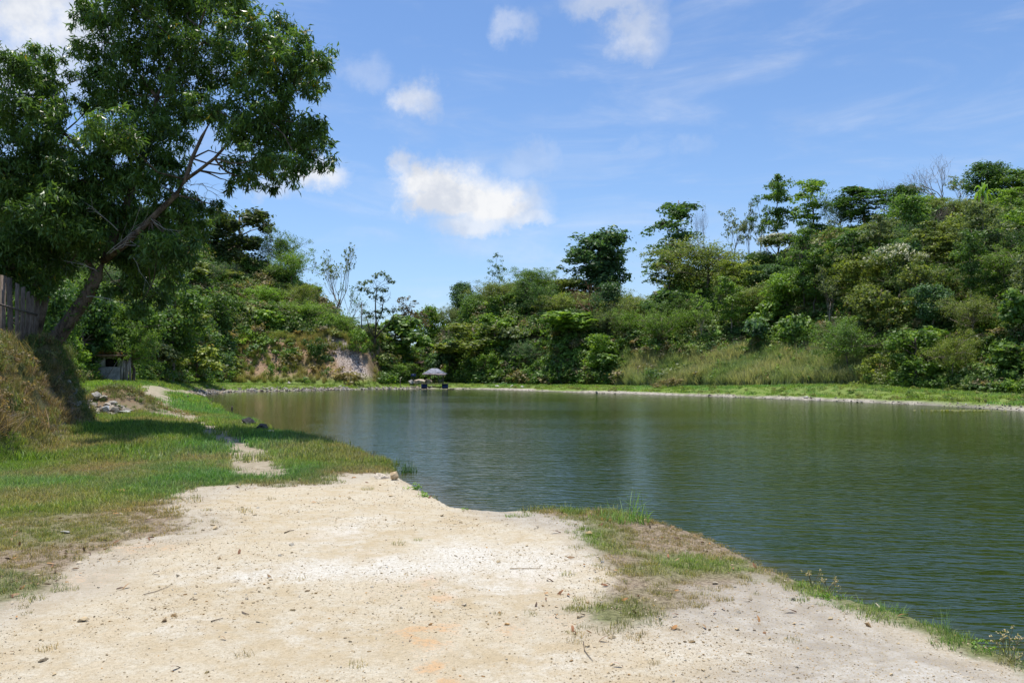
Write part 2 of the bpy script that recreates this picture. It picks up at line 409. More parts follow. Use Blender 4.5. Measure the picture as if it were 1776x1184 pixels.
soil = MIX(nt, M2(nt, 'MULTIPLY', chip, SS(nt, vor.outputs['Distance'], .42, .22)), soil, (.36, .27, .16))
humus = MIX(nt, SS(nt, nC, .38, .62), (.16, .12, .08), (.34, .27, .19))
turf = MIX(nt, SS(nt, nC, .36, .62), (.07, .10, .025), (.15, .19, .05))
turf = MIX(nt, A('dry'), turf, humus)
gw = M2(nt, 'ADD', A('grass'), M2(nt, 'MULTIPLY', M2(nt, 'SUBTRACT', nB, .5), .7))
col = MIX(nt, SS(nt, gw, .22, .62), soil, turf)
hillc = MIX(nt, SS(nt, nA, .35, .6), (.09, .10, .035), (.20, .145, .085))
hillc = MIX(nt, SS(nt, nB, .4, .62, 0, .7), hillc, (.06, .075, .025))
bare = MIX(nt, SS(nt, nB, .38, .62), (.24, .145, .085), (.42, .29, .19))
hillc = MIX(nt, A('bare'), hillc, bare)
rockc = MIX(nt, SS(nt, nB, .40, .60), (.13, .10, .085), (.50, .43, .38))
hillc = MIX(nt, A('rock'), hillc, rockc)
col = MIX(nt, M2(nt, 'MULTIPLY', A('farturf'), .75), col, MIX(nt, SS(nt, nB, .35, .65), (.13, .20, .04), (.20, .26, .06)))
col = MIX(nt, A('hill'), col, hillc)
peb = MIX(nt, SS(nt, vsep.outputs[1], .2, .8), (.34, .30, .24), (.48, .44, .37))
col = MIX(nt, A('shingle'), col, peb)
wet = M2(nt, 'SUBTRACT', 1.0, M2(nt, 'MULTIPLY', A('wet'), .55))
col = VM(nt, 'SCALE', col); col_in = col
nt.links.new(wet, col.inputs[3]); col = col.outputs[0]
hgt = M2(nt, 'ADD', M2(nt, 'MULTIPLY', nC, .9), M2(nt, 'ADD', M2(nt, 'MULTIPLY', nD, .45), M2(nt, 'MULTIPLY', vor.outputs['Distance'], -.5)))
bp = N(nt, 'ShaderNodeBump', inp={'Strength': 1.0, 'Distance': .016}); nt.links.new(hgt, bp.inputs['Height'])
princ(nt, out, col, .95, .12, bp.outputs[0])
GROUND = gm

# ---- water material
wm, nt, out = newmat('pond_water')
P0 = N(nt, 'ShaderNodeNewGeometry').outputs['Position']
rot = N(nt, 'ShaderNodeMapping'); rot.inputs['Rotation'].default_value = (0, 0, R(7)); nt.links.new(P0, rot.inputs[0])
v1 = VM(nt, 'MULTIPLY', rot.outputs[0], (1.9, 6.4, 1)).outputs[0]
v2 = VM(nt, 'MULTIPLY', rot.outputs[0], (6.5, 19.0, 1)).outputs[0]
v3 = VM(nt, 'MULTIPLY', rot.outputs[0], (.16, .42, 1)).outputs[0]
w1 = NOISE(nt, v1, 1.0, 2, .5, .3); w2 = NOISE(nt, v2, 1.0, 2, .5, .2); w3 = NOISE(nt, v3, 1.0, 3, .5)
gust = SS(nt, NOISE(nt, v3, .30, 4, .55), .34, .64, .55, 1.12)
hw = M2(nt, 'ADD', M2(nt, 'MULTIPLY', w1, .031), M2(nt, 'ADD', M2(nt, 'MULTIPLY', w2, .0052), M2(nt, 'MULTIPLY', w3, .02)))
calm = attr(nt, 'calm').outputs['Fac']
hw = M2(nt, 'MULTIPLY', hw, M2(nt, 'MULTIPLY', gust, M2(nt, 'SUBTRACT', 1.0, M2(nt, 'MULTIPLY', calm, .8))))
bp = N(nt, 'ShaderNodeBump', inp={'Strength': 1.0, 'Distance': 1.0}); nt.links.new(hw, bp.inputs['Height'])
body = MIX(nt, attr(nt, 'shallow').outputs['Fac'], (.017, .031, .004), (.080, .066, .026))
p = princ(nt, out, body, .09, .40, bp.outputs[0]); p.inputs['IOR'].default_value = 1.33
WATER = wm

# ------------------------------------------------------------------ ground sheet
def axis(parts):
    a = [parts[0][0]]
    for (x0, x1, s0, s1) in parts:
        x = x0; L = x1 - x0
        while x < x1 - 1e-6:
            s = s0 + (s1 - s0) * (x - x0) / L; x = min(x + s, x1); a.append(x)
    return np.array(a)
pos = axis([(0, 7, .075, .075), (7, 15, .075, .17), (15, 50, .17, .7), (50, 160, .8, 2.2), (160, 700, 4, 60), (700, 3000, 80, 300)])
xs = np.concatenate([-pos[::-1], pos[1:]])
xs = xs[(xs < 6) | (np.arange(len(xs)) % 2 == 0) | (xs > 160)]
yp = axis([(3, 14, .07, .08), (14, 30, .08, .22), (30, 70, .25, .7), (70, 165, .7, 1.1), (165, 800, 3, 60), (800, 3500, 90, 300)])
ys = np.concatenate([[-3000, -1000, -300, -120, -60, -40, -25, -15, -8, -4, -1, 1, 2, 2.6], yp])
XX, YY = np.meshgrid(xs, ys); gx = XX.ravel(); gy = YY.ravel()
gz, gd, gk, gs = terr(gx, gy)
WIDE = np.sqrt(gx ** 2 + gy ** 2) > 900
def wpoly(pts, z=0.0): return np.array([onz(u, v, z) for u, v in pts])
SANDP = wpoly([(-700, 1500), (-260, 1150), (0, 1062), (60, 1040), (135, 1028), (190, 965), (260, 945), (345, 928), (352, 898), (285, 884), (380, 848), (470, 842), (560, 838), (625, 822), (700, 812), (760, 845), (880, 872), (1600, 1050), (2400, 1500)])
PATCHP = wpoly([(1000, 900), (1050, 872), (1140, 888), (1240, 912), (1345, 962), (1362, 1006), (1280, 1022), (1262, 1062), (1130, 1112), (1000, 1104), (935, 1046), (985, 988), (1030, 968), (1012, 930)])
GREYP = wpoly([(830, 880), (1000, 930), (1040, 970), (955, 1030), (1010, 1100), (1200, 1130), (1150, 1300), (2400, 1500), (1500, 1020), (1200, 880)])
HEAPC = np.array([-15.0, 30.4])
def zones(x, y, d, kap, sb):
    near = (y < 60)
    sd = poly_sd(SANDP, x, y); pd = poly_sd(PATCHP, x, y); gd_ = poly_sd(GREYP, x, y)
    wobble = fbm(x, y, 1.1, 51, 4) * .9
    grass = sst(sd + wobble * .6, -.2, .75)
    grass = np.maximum(grass, .74 * sst(-(pd) + wobble * .5, -.15, .5))
    edge = (1 - sst(d + wobble * .25, .45, .85)) * sst(y, 3, 5) * (x > .6); grass = np.maximum(grass, edge * .62)
    # worn track on the left
    tr = np.array([onz(390, 765, 0), onz(335, 735, 0), onz(300, 712, .1), onz(262, 706, .15), onz(300, 695, .25)])
    def pld(P):
        best = np.full(x.shape, 1e9)
        for i in range(len(P) - 1):
            ax, ay = P[i]; ex, ey = P[i + 1] - P[i]
            t = np.clip(((x - ax) * ex + (y - ay) * ey) / (ex * ex + ey * ey), 0, 1)
            best = np.minimum(best, np.hypot(x - ax - t * ex, y - ay - t * ey))
        return best
    t1 = pld([onz(455, 822, 0), onz(440, 800, 0), onz(415, 775, 0), onz(380, 755, 0), onz(335, 728, 0)])
    t2 = pld([onz(335, 728, 0), onz(290, 708, .1), onz(235, 703, .15)])
    t3 = pld([onz(290, 708, .1), onz(262, 690, .3), onz(262, 678, .5), onz(330, 671, .3), onz(420, 672, 0)])
    trackw = np.maximum(np.maximum((1 - sst(t1 + wobble * .3, .25, .8)), 1.0 * (1 - sst(t2 + wobble, .5, 1.9))), .9 * (1 - sst(t3 + wobble, .3, 1.5)))
    trackw = np.where(sb > -.2, 0, trackw)
    grass = grass * (1 - .97 * trackw)
    hp = HEAPC; heap = 1 - sst(np.hypot(x - hp[0], (y - hp[1]) * .8), 1.0, 2.4); grass = grass * (1 - .9 * heap)
    dry = np.clip(.36 + fbm(x, y, 2.4, 61, 4) * 1.25 + .42 * (1 - sst(sd, .1, 1.4)), 0, 1)
    dry = np.where(pd < .6, np.clip(.84 + fbm(x, y, .8, 65, 3) * 1.2, 0, 1), dry)
    dry = np.where((d < .9) & (y < 12) & (x > .6) & (pd > .1), .25, dry); dry = np.where(sb > 0, np.clip(.78 + fbm(x, y, 1.2, 63, 3) * .8, 0, 1), dry)
    dry = np.where(y > 34, np.clip(.12 + fbm(x, y, 6, 66, 3) * .4, 0, 1), dry)
    greyn = np.maximum(sst(-gd_ + wobble * .8, -.3, .6), sst(trackw, .2, .6))
    greyn = np.maximum(greyn, (1 - sst(-sd, 0, .6)) * .6)
    shing = np.where(x < 0, sst(y, 78, 88), sst(y, 24, 40)) * (1 - sst(d + fbm(x, y, 3, 8, 2) * 1.1, .3, 1.1)) * sst(d, -1.5, -.6)
    return dict(grass=grass, dry=dry, greyness=greyn, shingle=np.clip(shing, 0, 1), sd=sd, pd=pd, track=trackw, heap=heap)
Z = zones(gx, gy, gd, gk, gs)
def blobs(L, x, y):
    o = np.zeros(x.shape)
    for (u, v, w, h, s) in L:
        if L[0][0] == 440: w *= 1.25; h *= 1.35
        else: w *= 1.35; h *= 1.35; s *= 1.05
        c = onz(u, v, 0); e = onz(u + w, v, 0); f = onz(u, v - h, 0); rx = abs(e[0] - c[0]); ry = abs(f[1] - c[1])
        o = np.maximum(o, s * np.exp(-(((x - c[0]) / rx) ** 2 + ((y - c[1]) / ry) ** 2)))
    return o
nearm = (gy > 2) & (gy < 20)
orange = np.zeros(len(gx)); white = np.zeros(len(gx))
orange[nearm] = blobs([(742, 1004, 16, 10, .9), (765, 1032, 18, 6, 1), (735, 1098, 42, 18, .95), (765, 1148, 22, 7, .9), (742, 1158, 20, 9, .8), (775, 1180, 26, 9, .8), (785, 1076, 14, 7, .6), (885, 1090, 22, 14, .6),
                       (930, 1005, 22, 12, .45), (560, 930, 60, 10, .35), (700, 1015, 90, 25, .3), (250, 955, 70, 10, .5), (940, 985, 60, 14, .4), (150, 1010, 70, 20, .3), (980, 1070, 30, 20, .35), (630, 965, 60, 12, .25)], gx[nearm], gy[nearm])
white[nearm] = blobs([(440, 1000, 60, 14, .7), (560, 990, 80, 16, .95), (680, 985, 90, 18, .9), (800, 968, 80, 24, 1), (920, 975, 90, 28, .8), (590, 925, 60, 24, .6), (860, 1010, 120, 20, .6), (640, 905, 50, 14, .5), (340, 1000, 70, 20, .4),
                      (1230, 1120, 120, 22, .5), (1560, 1170, 150, 20, .55), (980, 1150, 120, 24, .4), (330, 1085, 70, 18, .45), (1330, 1070, 50, 10, .35), (540, 1100, 110, 26, .35)], gx[nearm], gy[nearm])
hillm = np.maximum(np.maximum(sst(gk, 0.0, .35), sst(gs, .1, .6) * (gy < 60)), .9 * Z['heap'])
u_ = CX + F * gx / np.maximum(gy, 4)
bare = np.clip(sst(fbm(gx, gy, 8, 41, 3), .10, .4) * .9 + .85 * ((gk > .1) & (gk < 1) & (u_ < 660) & (gy > 70)) * sst(fbm(gx, gy, 4, 44, 3), -.5, .1), 0, 1)
rock = sst(gk, .12, .3) * (1 - sst(gk, .90, 1.05)) * sst(u_ + 40 * gk, 600, 612) * (1 - sst(u_ + 46 * gk, 642, 668)) * sst(fbm(gx, gy, 3, 19, 3), -.45, -.1)
wet = sst(-gd, -.34, -.1) * (gy > 1)
V = np.stack([gx, gy, gz], 1)
# rock face relief
V[:, 1] += rock * (np.abs(vn(gx, gz * 1.4, 1.3, 91)) * 2.4); V[:, 2] += rock * vn(gx, gy, 1.6, 92) * 1.6
ny, nx = XX.shape
ii = (np.arange(ny - 1)[:, None] * nx + np.arange(nx - 1)[None]).ravel()
Q = np.stack([ii, ii + 1, ii + nx + 1, ii + nx], 1)
gme = mk('ground', V, Q, [GROUND], smooth=True, attrs=dict(grass=Z['grass'], dry=Z['dry'], greyness=Z['greyness'], shingle=Z['shingle'], orange=orange, white=white, worn=Z['track'], hill=hillm, farturf=sst(gy, 40, 55) * Z['grass'] * (1 - Z['shingle']), bare=bare, rock=rock, wet=wet))
ground = obj('ground', gme); tag(ground, 'cream dirt, short turf and rising hillsides around the pond', kind='structure')

# ------------------------------------------------------------------ water sheet
wx = np.concatenate([np.arange(-40, -6, 1.0), np.arange(-6, 12, .25), np.arange(12, 64, 1.5)])
wy = np.concatenate([np.arange(-18, 6, 1.0), np.arange(6, 24, .25), np.arange(24, 132, 1.2)])
WX, WY = np.meshgrid(wx, wy); a = WX.ravel(); b = WY.ravel(); wd = poly_sd(shore, a, b)
ny, nx = WX.shape; ii = (np.arange(ny - 1)[:, None] * nx + np.arange(nx - 1)[None]).ravel()
Q = np.stack([ii, ii + 1, ii + nx + 1, ii + nx], 1)
keep = (wd[Q] < 1.2).any(1)
shal = np.clip((1 - sst(-wd, 0, 1.5)) * .8 * (1 - sst(b, 20, 60)) + .75 * (1 - sst(a / np.maximum(b, 4), -.30, -.16)) * (1 - sst(-wd, 2, 16)), 0, 1)
calm = (1 - sst(a / np.maximum(b, 4), -.27, -.17)) * sst(b, 14, 26)
wme = mk('pond_water', np.stack([a, b, a * 0 + WZ], 1), Q[keep], [WATER], smooth=True, attrs=dict(shallow=shal, calm=calm))
water = obj('water', wme); tag(water, 'rippled dark green pond water', kind='structure')

# ------------------------------------------------------------------ plant templates (nominal sizes in metres, shared by copies)
def leafmass(g, rng, centers, rad, nsub, nleaf, ls, flat=1.0, droop=0.0, aspect=.5, up=.5, m=0, tj=.25):
    """clumps -> sub-clumps on their shells -> leaves"""
    for (c, r) in zip(centers, rad):
        c = np.asarray(c, float); r = np.asarray(r, float) * np.ones(3)
        d = nrm(rng.normal(size=(nsub, 3))); d[:, 2] = d[:, 2] * .9 + .12
        sc = c + d * r * (rng.uniform(.45, 1.0, (nsub, 1)) ** .6)
        k = rng.integers(0, nsub, nleaf); sr = r.mean() * rng.uniform(.18, .40, nsub)
        off = rng.normal(size=(nleaf, 3)) * sr[k][:, None] * np.array([1, 1, flat * .62])
        P = sc[k] + off
        Nn = nrm((P - c) / r * .55 + nrm(off) * .35 + rng.normal(size=(nleaf, 3)) * .5 + np.array([0, 0, up]))
        t = np.clip(.5 + (rng.normal(size=nsub) * .16)[k] + rng.normal(size=nleaf) * tj * .7, 0.02, .98)
        L = ls * rng.uniform(.6, 1.3, nleaf)
        leafcards(g, P, Nn, L, L * aspect, rng, t, m, droop)
def bend(p, q, rng, n=5, j=.08):
    p = np.asarray(p, float); q = np.asarray(q, float); t = np.linspace(0, 1, n)[:, None]; L = np.linalg.norm(q - p)
    mid = rng.normal(size=3) * j * L
    return p + (q - p) * t + mid * np.sin(t * math.pi) + rng.normal(size=(n, 3)) * L * .015 * np.sin(t * math.pi)
def skeleton(g, rng, H, r0, ends, top=.8, lean=0.0, m=0, frac=(.35, .85)):
    lx, ly = rng.normal(size=2) * lean * H
    tr = bend((0, 0, -.5), (lx, ly, H * top), rng, 9, .03); tube(g, tr, np.linspace(r0, r0 * .35, 9), 6, .5, m)
    for e in ends:
        e = np.asarray(e, float); hz = np.clip(e[2] - np.hypot(e[0], e[1]) * rng.uniform(.5, .9), H * frac[0], H * frac[1] * top)
        s = np.array([np.interp(hz, tr[:, 2], tr[:, i]) for i in range(3)])
        P = bend(s, e, rng, 6, .1); tube(g, P, np.linspace(r0 * .42, r0 * .10, 6), 4, .5, m)
        for _ in range(2):
            q = P[3] + (e - s) * .3 + rng.normal(size=3) * np.linalg.norm(e - s) * .22
            tube(g, bend(P[3], q, rng, 4), np.linspace(r0 * .16, r0 * .05, 4), 3, .5, m)
def fork(g, rng, p, d, L, r, depth, tips, spread=.55, nb=(2, 4), up=.25, m=0):
    d = nrm(d); n = 4; P = [np.array(p, float)]; dd = d.copy()
    for i in range(n - 1):
        dd = nrm(dd + rng.normal(size=3) * .12 + np.array([0, 0, up * .25])); P.append(P[-1] + dd * L / (n - 1))
    P = np.array(P); tube(g, P, np.linspace(r, r * .6, n), 5 if depth > 2 else 3, .5, m, False)
    if depth == 0: tips.append(P[-1]); return
    for i in range(rng.integers(*nb)):
        q = nrm(dd + rng.normal(size=3) * spread + np.array([0, 0, up * .5]))
        k = rng.integers(2, n); fork(g, rng, P[k], q, L * rng.uniform(.6, .85), r * .6, depth - 1, tips, spread, nb, up, m)
def branchy(w, c, rng, H, base, prof, nb, nsub, cr, nl, ls, flat=.8, rise=.25, r0=.16, top=.93, aspect=.55, up=.6, lat=.2, lean=.02):
    lx, ly = rng.normal(size=2) * lean * H; tr = bend((0, 0, -.5), (lx, ly, H * top), rng, 10, .035); tube(w, tr, np.linspace(r0, r0 * .22, 10), 6)
    for i in range(nb):
        f = (i + rng.uniform(-.4, .4)) / nb; f = min(max(f, 0), 1); hz = H * (base + (top - base) * f); s0 = np.array([np.interp(hz, tr[:, 2], tr[:, k]) for k in range(3)])
        az = i * 2.4 + rng.normal() * .5; L = prof(f) * rng.uniform(.6, 1.18); e = s0 + np.array([math.cos(az) * L, math.sin(az) * L, rise * L * rng.uniform(.2, 1.7)]); P = bend(s0, e, rng, 6, .12)
        rb = r0 * (.38 - .22 * f); tube(w, P, np.linspace(rb, rb * .25, 6), 4)
        for j in range(nsub):
            t = rng.uniform(.3, 1.05); p0 = P[min(5, int(t * 5))]; p = p0 + rng.normal(size=3) * L * lat * [1, 1, .5] + [0, 0, .1]
            tube(w, np.array([p0, p]), [rb * .22, rb * .08], 3, cap=False); rr = cr * rng.uniform(.55, 1.35); n = max(6, int(nl * rr / cr))
            off = rng.normal(size=(n, 3)) * rr * np.array([.62, .62, .62 * flat]); off[:, 2] -= .25 * (off[:, :2] ** 2).sum(1) / rr
            Nn = nrm(off / rr * .7 + rng.normal(size=(n, 3)) * .5 + [0, 0, up]); sh = rng.normal() * .12
            Ls = ls * rng.uniform(.6, 1.35, n); leafcards(c, p + off, Nn, Ls, Ls * aspect, rng, np.clip(.5 + sh + rng.normal(size=n) * .17, .02, .98))
TPL = {}
def tpl(kind, seed):
    key = (kind, seed)
    if key in TPL: return TPL[key]
    rng = np.random.default_rng(seed * 101 + sum(map(ord, kind))); w = G(); c = G(); H = 1; W = 1; fl = None
    if kind == 'round':
        branchy(w, c, rng, 7.0, .30, lambda f: 2.9 * math.sin(math.pi * (.22 + .70 * f)) ** .7, 24, 9, .52, 34, .15, .8, .30, .15)
    elif kind == 'oval':
        branchy(w, c, rng, 10.5, .16, lambda f: 3.0 * math.sin(math.pi * (.22 + .66 * f)) ** .55, 38, 10, .50, 34, .19, .75, .35, .19, aspect=.62)
    elif kind == 'spread':
        branchy(w, c, rng, 6.0, .34, lambda f: 4.1 * (1 - f ** 3) + .5, 22, 13, .50, 44, .095, .5, .32 + .1 * rng.random(), .15, .72, .45, .9, .24)
    elif kind == 'tier':
        nb_ = int(rng.integers(13, 18)); branchy(w, c, rng, 12.0, .36, lambda f: 2.8 * math.sin(math.pi * (.24 + .62 * f)) ** .8, nb_, 9, .46, 34, .17, .55, .16, .14, .97, .5, .7, .22, .015)
    elif kind == 'airy':
        H, W = 9.0, 4.6; tips = []
        tr = bend((0, 0, -.4), (rng.normal() * .4, 0, 4.2), rng, 6, .05); tube(w, tr, np.linspace(.11, .075, 6), 5)
        for i in range(5): fork(w, rng, tr[3 + i % 3], np.array([rng.normal() * .55, rng.normal() * .55, 1.1]), 1.9, .05, 3, tips, .5, (2, 4), .3)
        tips = np.array(tips); leafmass(c, rng, tips, [np.array([.5, .5, .28])] * len(tips), 4, max(8, 1500 // len(tips)), .15, aspect=.5, up=.8)
    elif kind in ('bare', 'sparse'):
        H, W = 8.0, 6.0; tips = []
        tr = bend((0, 0, -.4), (rng.normal() * .3, 0, 2.2), rng, 5, .05); tube(w, tr, np.linspace(.14, .10, 5), 6)
        for i in range(5): fork(w, rng, tr[-1] - [0, 0, rng.uniform(0, .9)], np.array([rng.normal() * .7, rng.normal() * .7, 1.0]), 1.9, .06, 4, tips, .42, (2, 4), .35)
        tips = np.array(tips)
        if kind == 'sparse':
            sel = tips[rng.random(len(tips)) < .5]; leafmass(c, rng, sel, [np.array([.35, .35, .25])] * len(sel), 3, 6, .13, aspect=.5, up=.4)
        else:
            for tpt in tips: tube(w, bend(tpt, tpt + rng.normal(size=3) * .3 + [0, 0, .35], rng, 3), [.014, .006, .004], 3, cap=False)
            c = None
    elif kind == 'vee':
        H, W = 9.0, 6.0; tips = []; w = G()
        tr = np.array([(0, 0, -.4), (-.05, 0, .6), (0, 0, 1.2)]); tube(w, tr, [.26, .2, .17], 7)
        limbs = [[(0, 0, 1.1), (-.8, .2, 2.2), (-1.2, .2, 3.6)], [(0, 0, 1.1), (.15, -.1, 3), (0, .1, 5.4), (.25, 0, 7.0)], [(0, 0, 1.1), (.9, 0, 2.0), (1.9, .2, 2.9), (2.5, .1, 3.6)], [(.1, 0, 2.4), (.8, .2, 3.9), (1.1, .2, 5.6)]]
        for L in limbs:
            L = np.array(L, float); tube(w, L, np.linspace(.13, .05, len(L)), 5)
            for i in range(5): fork(w, rng, L[-1] - (L[-1] - L[-2]) * rng.uniform(0, .5), np.array([rng.normal() * .8, rng.normal() * .6, .5]), .95, .035, 2, tips, .6, (2, 3), .15)
        cs = [(-1.9, 0, 7.3), (-1.0, .3, 7.6), (0, 0, 8.2), (.8, 0, 8.5), (1.5, .2, 8.0), (2.2, 0, 7.6), (-1.3, 0, 6.6), (-.5, .2, 6.4), (.6, 0, 6.7), (1.4, 0, 6.6), (-.3, 0, 5.8), (.9, 0, 5.6), (-2.2, 0, 6.8),
              (.4, .2, 4.2), (1.2, 0, 4.3), (2.2, 0, 4.1), (2.9, 0, 4.3), (-1.2, 0, 4.0), (.7, 0, 3.5), (-.6, .2, 3.6), (2.6, 0, 3.2)]
        leafmass(c, rng, cs, [np.array([.62, .62, .26])] * len(cs), 8, 95, .14, aspect=.5, up=.9)
    elif kind == 'shrub':
        H, W = 3.2, 4.6; cs = []; rs = []
        for i in range(15):
            th = rng.uniform(0, 6.28); rr = 1.9 * math.sqrt(rng.uniform(0, 1))
            cs.append((math.cos(th) * rr, math.sin(th) * rr, rng.uniform(.5, 2.6) - rr * .4)); rs.append(np.array([1, 1, .8]) * rng.uniform(.35, .85))
        for e in cs[:8]: tube(w, bend((rng.normal() * .15, rng.normal() * .15, -.3), e, rng, 4, .1), np.linspace(.05, .015, 4), 4)
        leafmass(c, rng, cs, rs, 9, 190, .12, aspect=.5)
    elif kind == 'broad':
        H, W = 4.5, 5.0; cs = []; rs = []
        for i in range(12):
            d = nrm(rng.normal(size=3)); cs.append(np.array([0, 0, 2.3]) + d * np.array([1.7, 1.7, 1.5]) * rng.uniform(.4, 1)); rs.append(np.array([1, 1, .75]) * rng.uniform(.55, .9))
        skeleton(w, rng, H, .09, cs[:7]); leafmass(c, rng, cs, rs, 9, 150, .21, aspect=.62, up=.6)
    elif kind == 'vine':
        H, W = 8.5, 7.0; cs = []; rs = []
        for i in range(22):
            th = rng.uniform(0, 6.28); z = rng.uniform(.6, 7.4); rr = 2.7 * rng.uniform(.6, 1.15) * math.sqrt(max(.1, 1 - ((z - 3.2) / 5.0) ** 2))
            cs.append((math.cos(th) * rr * .8, math.sin(th) * rr * .8, z)); rs.append(np.array([.9, .9, 1.1]) * rng.uniform(.45, 1.1))
        skeleton(w, rng, H, .2, cs[:10], .8); leafmass(c, rng, cs, rs, 14, 330, .17, flat=1.6, droop=.6, aspect=.6, up=.2)
    elif kind == 'flowering':
        H, W = 6.5, 5.6; cs = []; rs = []; tips = []
        tr = bend((0, 0, -.4), (0, 0, 1.2), rng, 4, .03); tube(w, tr, [.14, .13, .12, .11], 6)
        for i in range(6): fork(w, rng, tr[-1], np.array([rng.normal() * .8, rng.normal() * .8, 1.0]), 1.9, .07, 3, tips, .35, (2, 3), .3)
        for i in range(13):
            th = rng.uniform(0, 6.28); rr = 2.2 * math.sqrt(rng.uniform(0, 1)); cs.append((math.cos(th) * rr, math.sin(th) * rr, 5.5 - rr * rr * .28)); rs.append(np.array([.8, .8, .5]) * rng.uniform(.7, 1))
        leafmass(c, rng, cs, rs, 10, 230, .13, aspect=.45, up=.7)
        fl = G()
        for i in range(110):
            cc = np.array(cs[rng.integers(13)]); d = nrm(rng.normal(size=3)); d[2] = abs(d[2]); p = cc + d * [.85, .85, .6]
            n = 14; P = p + rng.normal(size=(n, 3)) * .10; leafcards(fl, P, nrm(rng.normal(size=(n, 3)) + [0, 0, .6]), .08, .05, rng, rng.uniform(0, 1, n))
    elif kind == 'palm':
        H, W = 2.6, 3.2
        tube(w, bend((0, 0, -.3), (0, 0, 1.2), rng, 4, .02), [.12, .11, .10, .09], 6)
        for i in range(14):
            th = i * 2.4; d = np.array([math.cos(th), math.sin(th), 0]); L = rng.uniform(1.2, 1.7); t = np.linspace(0, 1, 7)[:, None]; el = rng.uniform(.3, 1.0)
            P = np.array([0, 0, 1.15]) + d * L * t * math.cos(el) + np.array([0, 0, 1]) * (L * t * math.sin(el) - 1.0 * t ** 2.2)
            b = nrm(np.cross(d, [0, 0, 1])); wd_ = (.20 * np.sin(t * math.pi * .93 + .1)) + .01
            Vv = np.concatenate([P + b * wd_, P - [0, 0, .05], P - b * wd_]); T = []
            for k in range(6): T += [[k, k + 1, 8 + k], [k, 8 + k, 7 + k], [7 + k, 8 + k, 15 + k], [7 + k, 15 + k, 14 + k]]
            c.add(Vv, T, rng.uniform(.3, .9))
    elif kind == 'low':   # low leafy herb clump
        H, W = .8, 1.1
        leafmass(c, rng, [(0, 0, .3), (.25, .1, .35), (-.25, -.1, .25), (0, .3, .3)], [np.array([.3, .3, .22])] * 4, 8, 60, .06, aspect=.6, up=.8); w = None
    allv = np.concatenate((c.v if c and c.v else []) + (w.v if w and w.v and (c is None or kind == 'sparse') else [])); H = float(np.percentile(allv[:, 2], 99.7)); W = float(np.percentile(np.abs(allv[:, :2] - np.median(allv[:, :2], 0)), 98.5) * 2)
    r = (w.mesh(kind + '_trunk', [BARK]) if w else None, c.mesh(kind + '_leaves', [FOL]) if c else None, H, W, fl.mesh(kind + '_flowers', [FLOWER]) if fl else None)
    TPL[key] = r; return r
TRUNKC = {'pale': (1.5, 1.45, 1.4, 1), 'mid': (.9, .85, .8, 1), 'dark': (.45, .42, .4, 1), 'red': (1.2, .75, .6, 1)}
placed = []
def plant(kind, x, y, H, W, color, label, cat, group=None, trunk='mid', seed=0, rz=None, name=None, z=None, lean=(0, 0)):
    w, c, h0, w0, fl = tpl(kind, seed); z = H1(x, y) - .05 if z is None else z
    rz = np.random.default_rng(int(abs(x * 91 + y * 37))).uniform(0, 6.28) if rz is None else rz
    name = name or {'shrub': 'shrub', 'palm': 'banana_plant', 'low': 'leafy_weed', 'broad': 'broadleaf_bush', 'bare': 'bare_tree', 'sparse': 'sparse_tree', 'vine': 'vine_draped_tree', 'flowering': 'flowering_tree', 'airy': 'slender_tree', 'tier': 'tall_tree', 'vee': 'forked_tree'}.get(kind, 'leafy_tree')
    e = empty(name, (x, y, z), rz, (W / w0, W / w0, H / h0)); e.rotation_euler = (lean[0], lean[1], rz); tag(e, label, cat, group)
    if w:
        o = obj('trunk' if kind not in ('shrub',) else 'stems', w, e); o.color = TRUNKC[trunk]
    if c:
        o = obj('crown' if kind not in ('shrub', 'broad', 'low', 'palm') else ('fronds' if kind == 'palm' else 'foliage'), c, e); o.color = (*color, 1)
    if fl: obj('blossom', fl, e)
    placed.append((x, y, W)); return e
# linear base colours of foliage
DKG = (.060, .120, .032); MIDG = (.100, .175, .038); BRG = (.145, .240, .040); YEL = (.190, .240, .048); OLV = (.150, .190, .052); BLU = (.075, .140, .062); GRY = (.15, .19, .085); BRN = (.20, .17, .085); LIM = (.18, .31, .04)
def px(kind, u, vt, wpx, Y=None, vb=None, **k):
    """a plant whose top is seen at (u, vt); its base stands on the ground at depth Y or where (u, vb) meets the ground"""
    if Y is None: p = hit(u, vb); x, y = p[0], p[1]
    else: x, y = upos(u) * Y * 1.0, Y
    zt = at(u, vt, y)[2]; z0 = H1(x, y) - .05
    return plant(kind, x, y, max(.6, zt - z0), wpx / F * y, z=z0, **k)

# ---- trees that stand out on the skyline and the slopes
px('oval', 1050, 400, 106, 136, color=BLU, label='tall dark oval tree standing alone above the middle of the ridge', cat='tree', seed=1)
px('bare', 1028, 488, 95, vb=566, color=MIDG, label='leafless brown tree below the tall dark oval tree', cat='tree', trunk='red', seed=2)
px('tier', 1182, 345, 118, 127, color=DKG, label='dark broad-branched tree at the left end of the high right skyline', cat='tree', seed=1)
px('tier', 1165, 420, 90, 124, color=MIDG, label='shorter green tree leaning out below the dark broad-branched skyline tree', cat='tree', seed=2)
px('bare', 1222, 352, 42, 129, color=MIDG, label='thin pale leafless tree rising beside the dark broad-branched skyline tree', cat='tree', trunk='pale', seed=3)
px('spread', 1232, 412, 190, 116, color=OLV, label='wide olive dome-shaped tree below the thin skyline trees', cat='tree', seed=1)
px('broad', 1150, 505, 85, 112, color=DKG, label='dark green bush at the left foot of the wide olive dome tree', cat='bush', seed=1)
px('airy', 1278, 362, 48, 131, color=GRY, label='faint wispy tree, leftmost of the row of thin skyline trees', cat='tree', trunk='pale', seed=1)
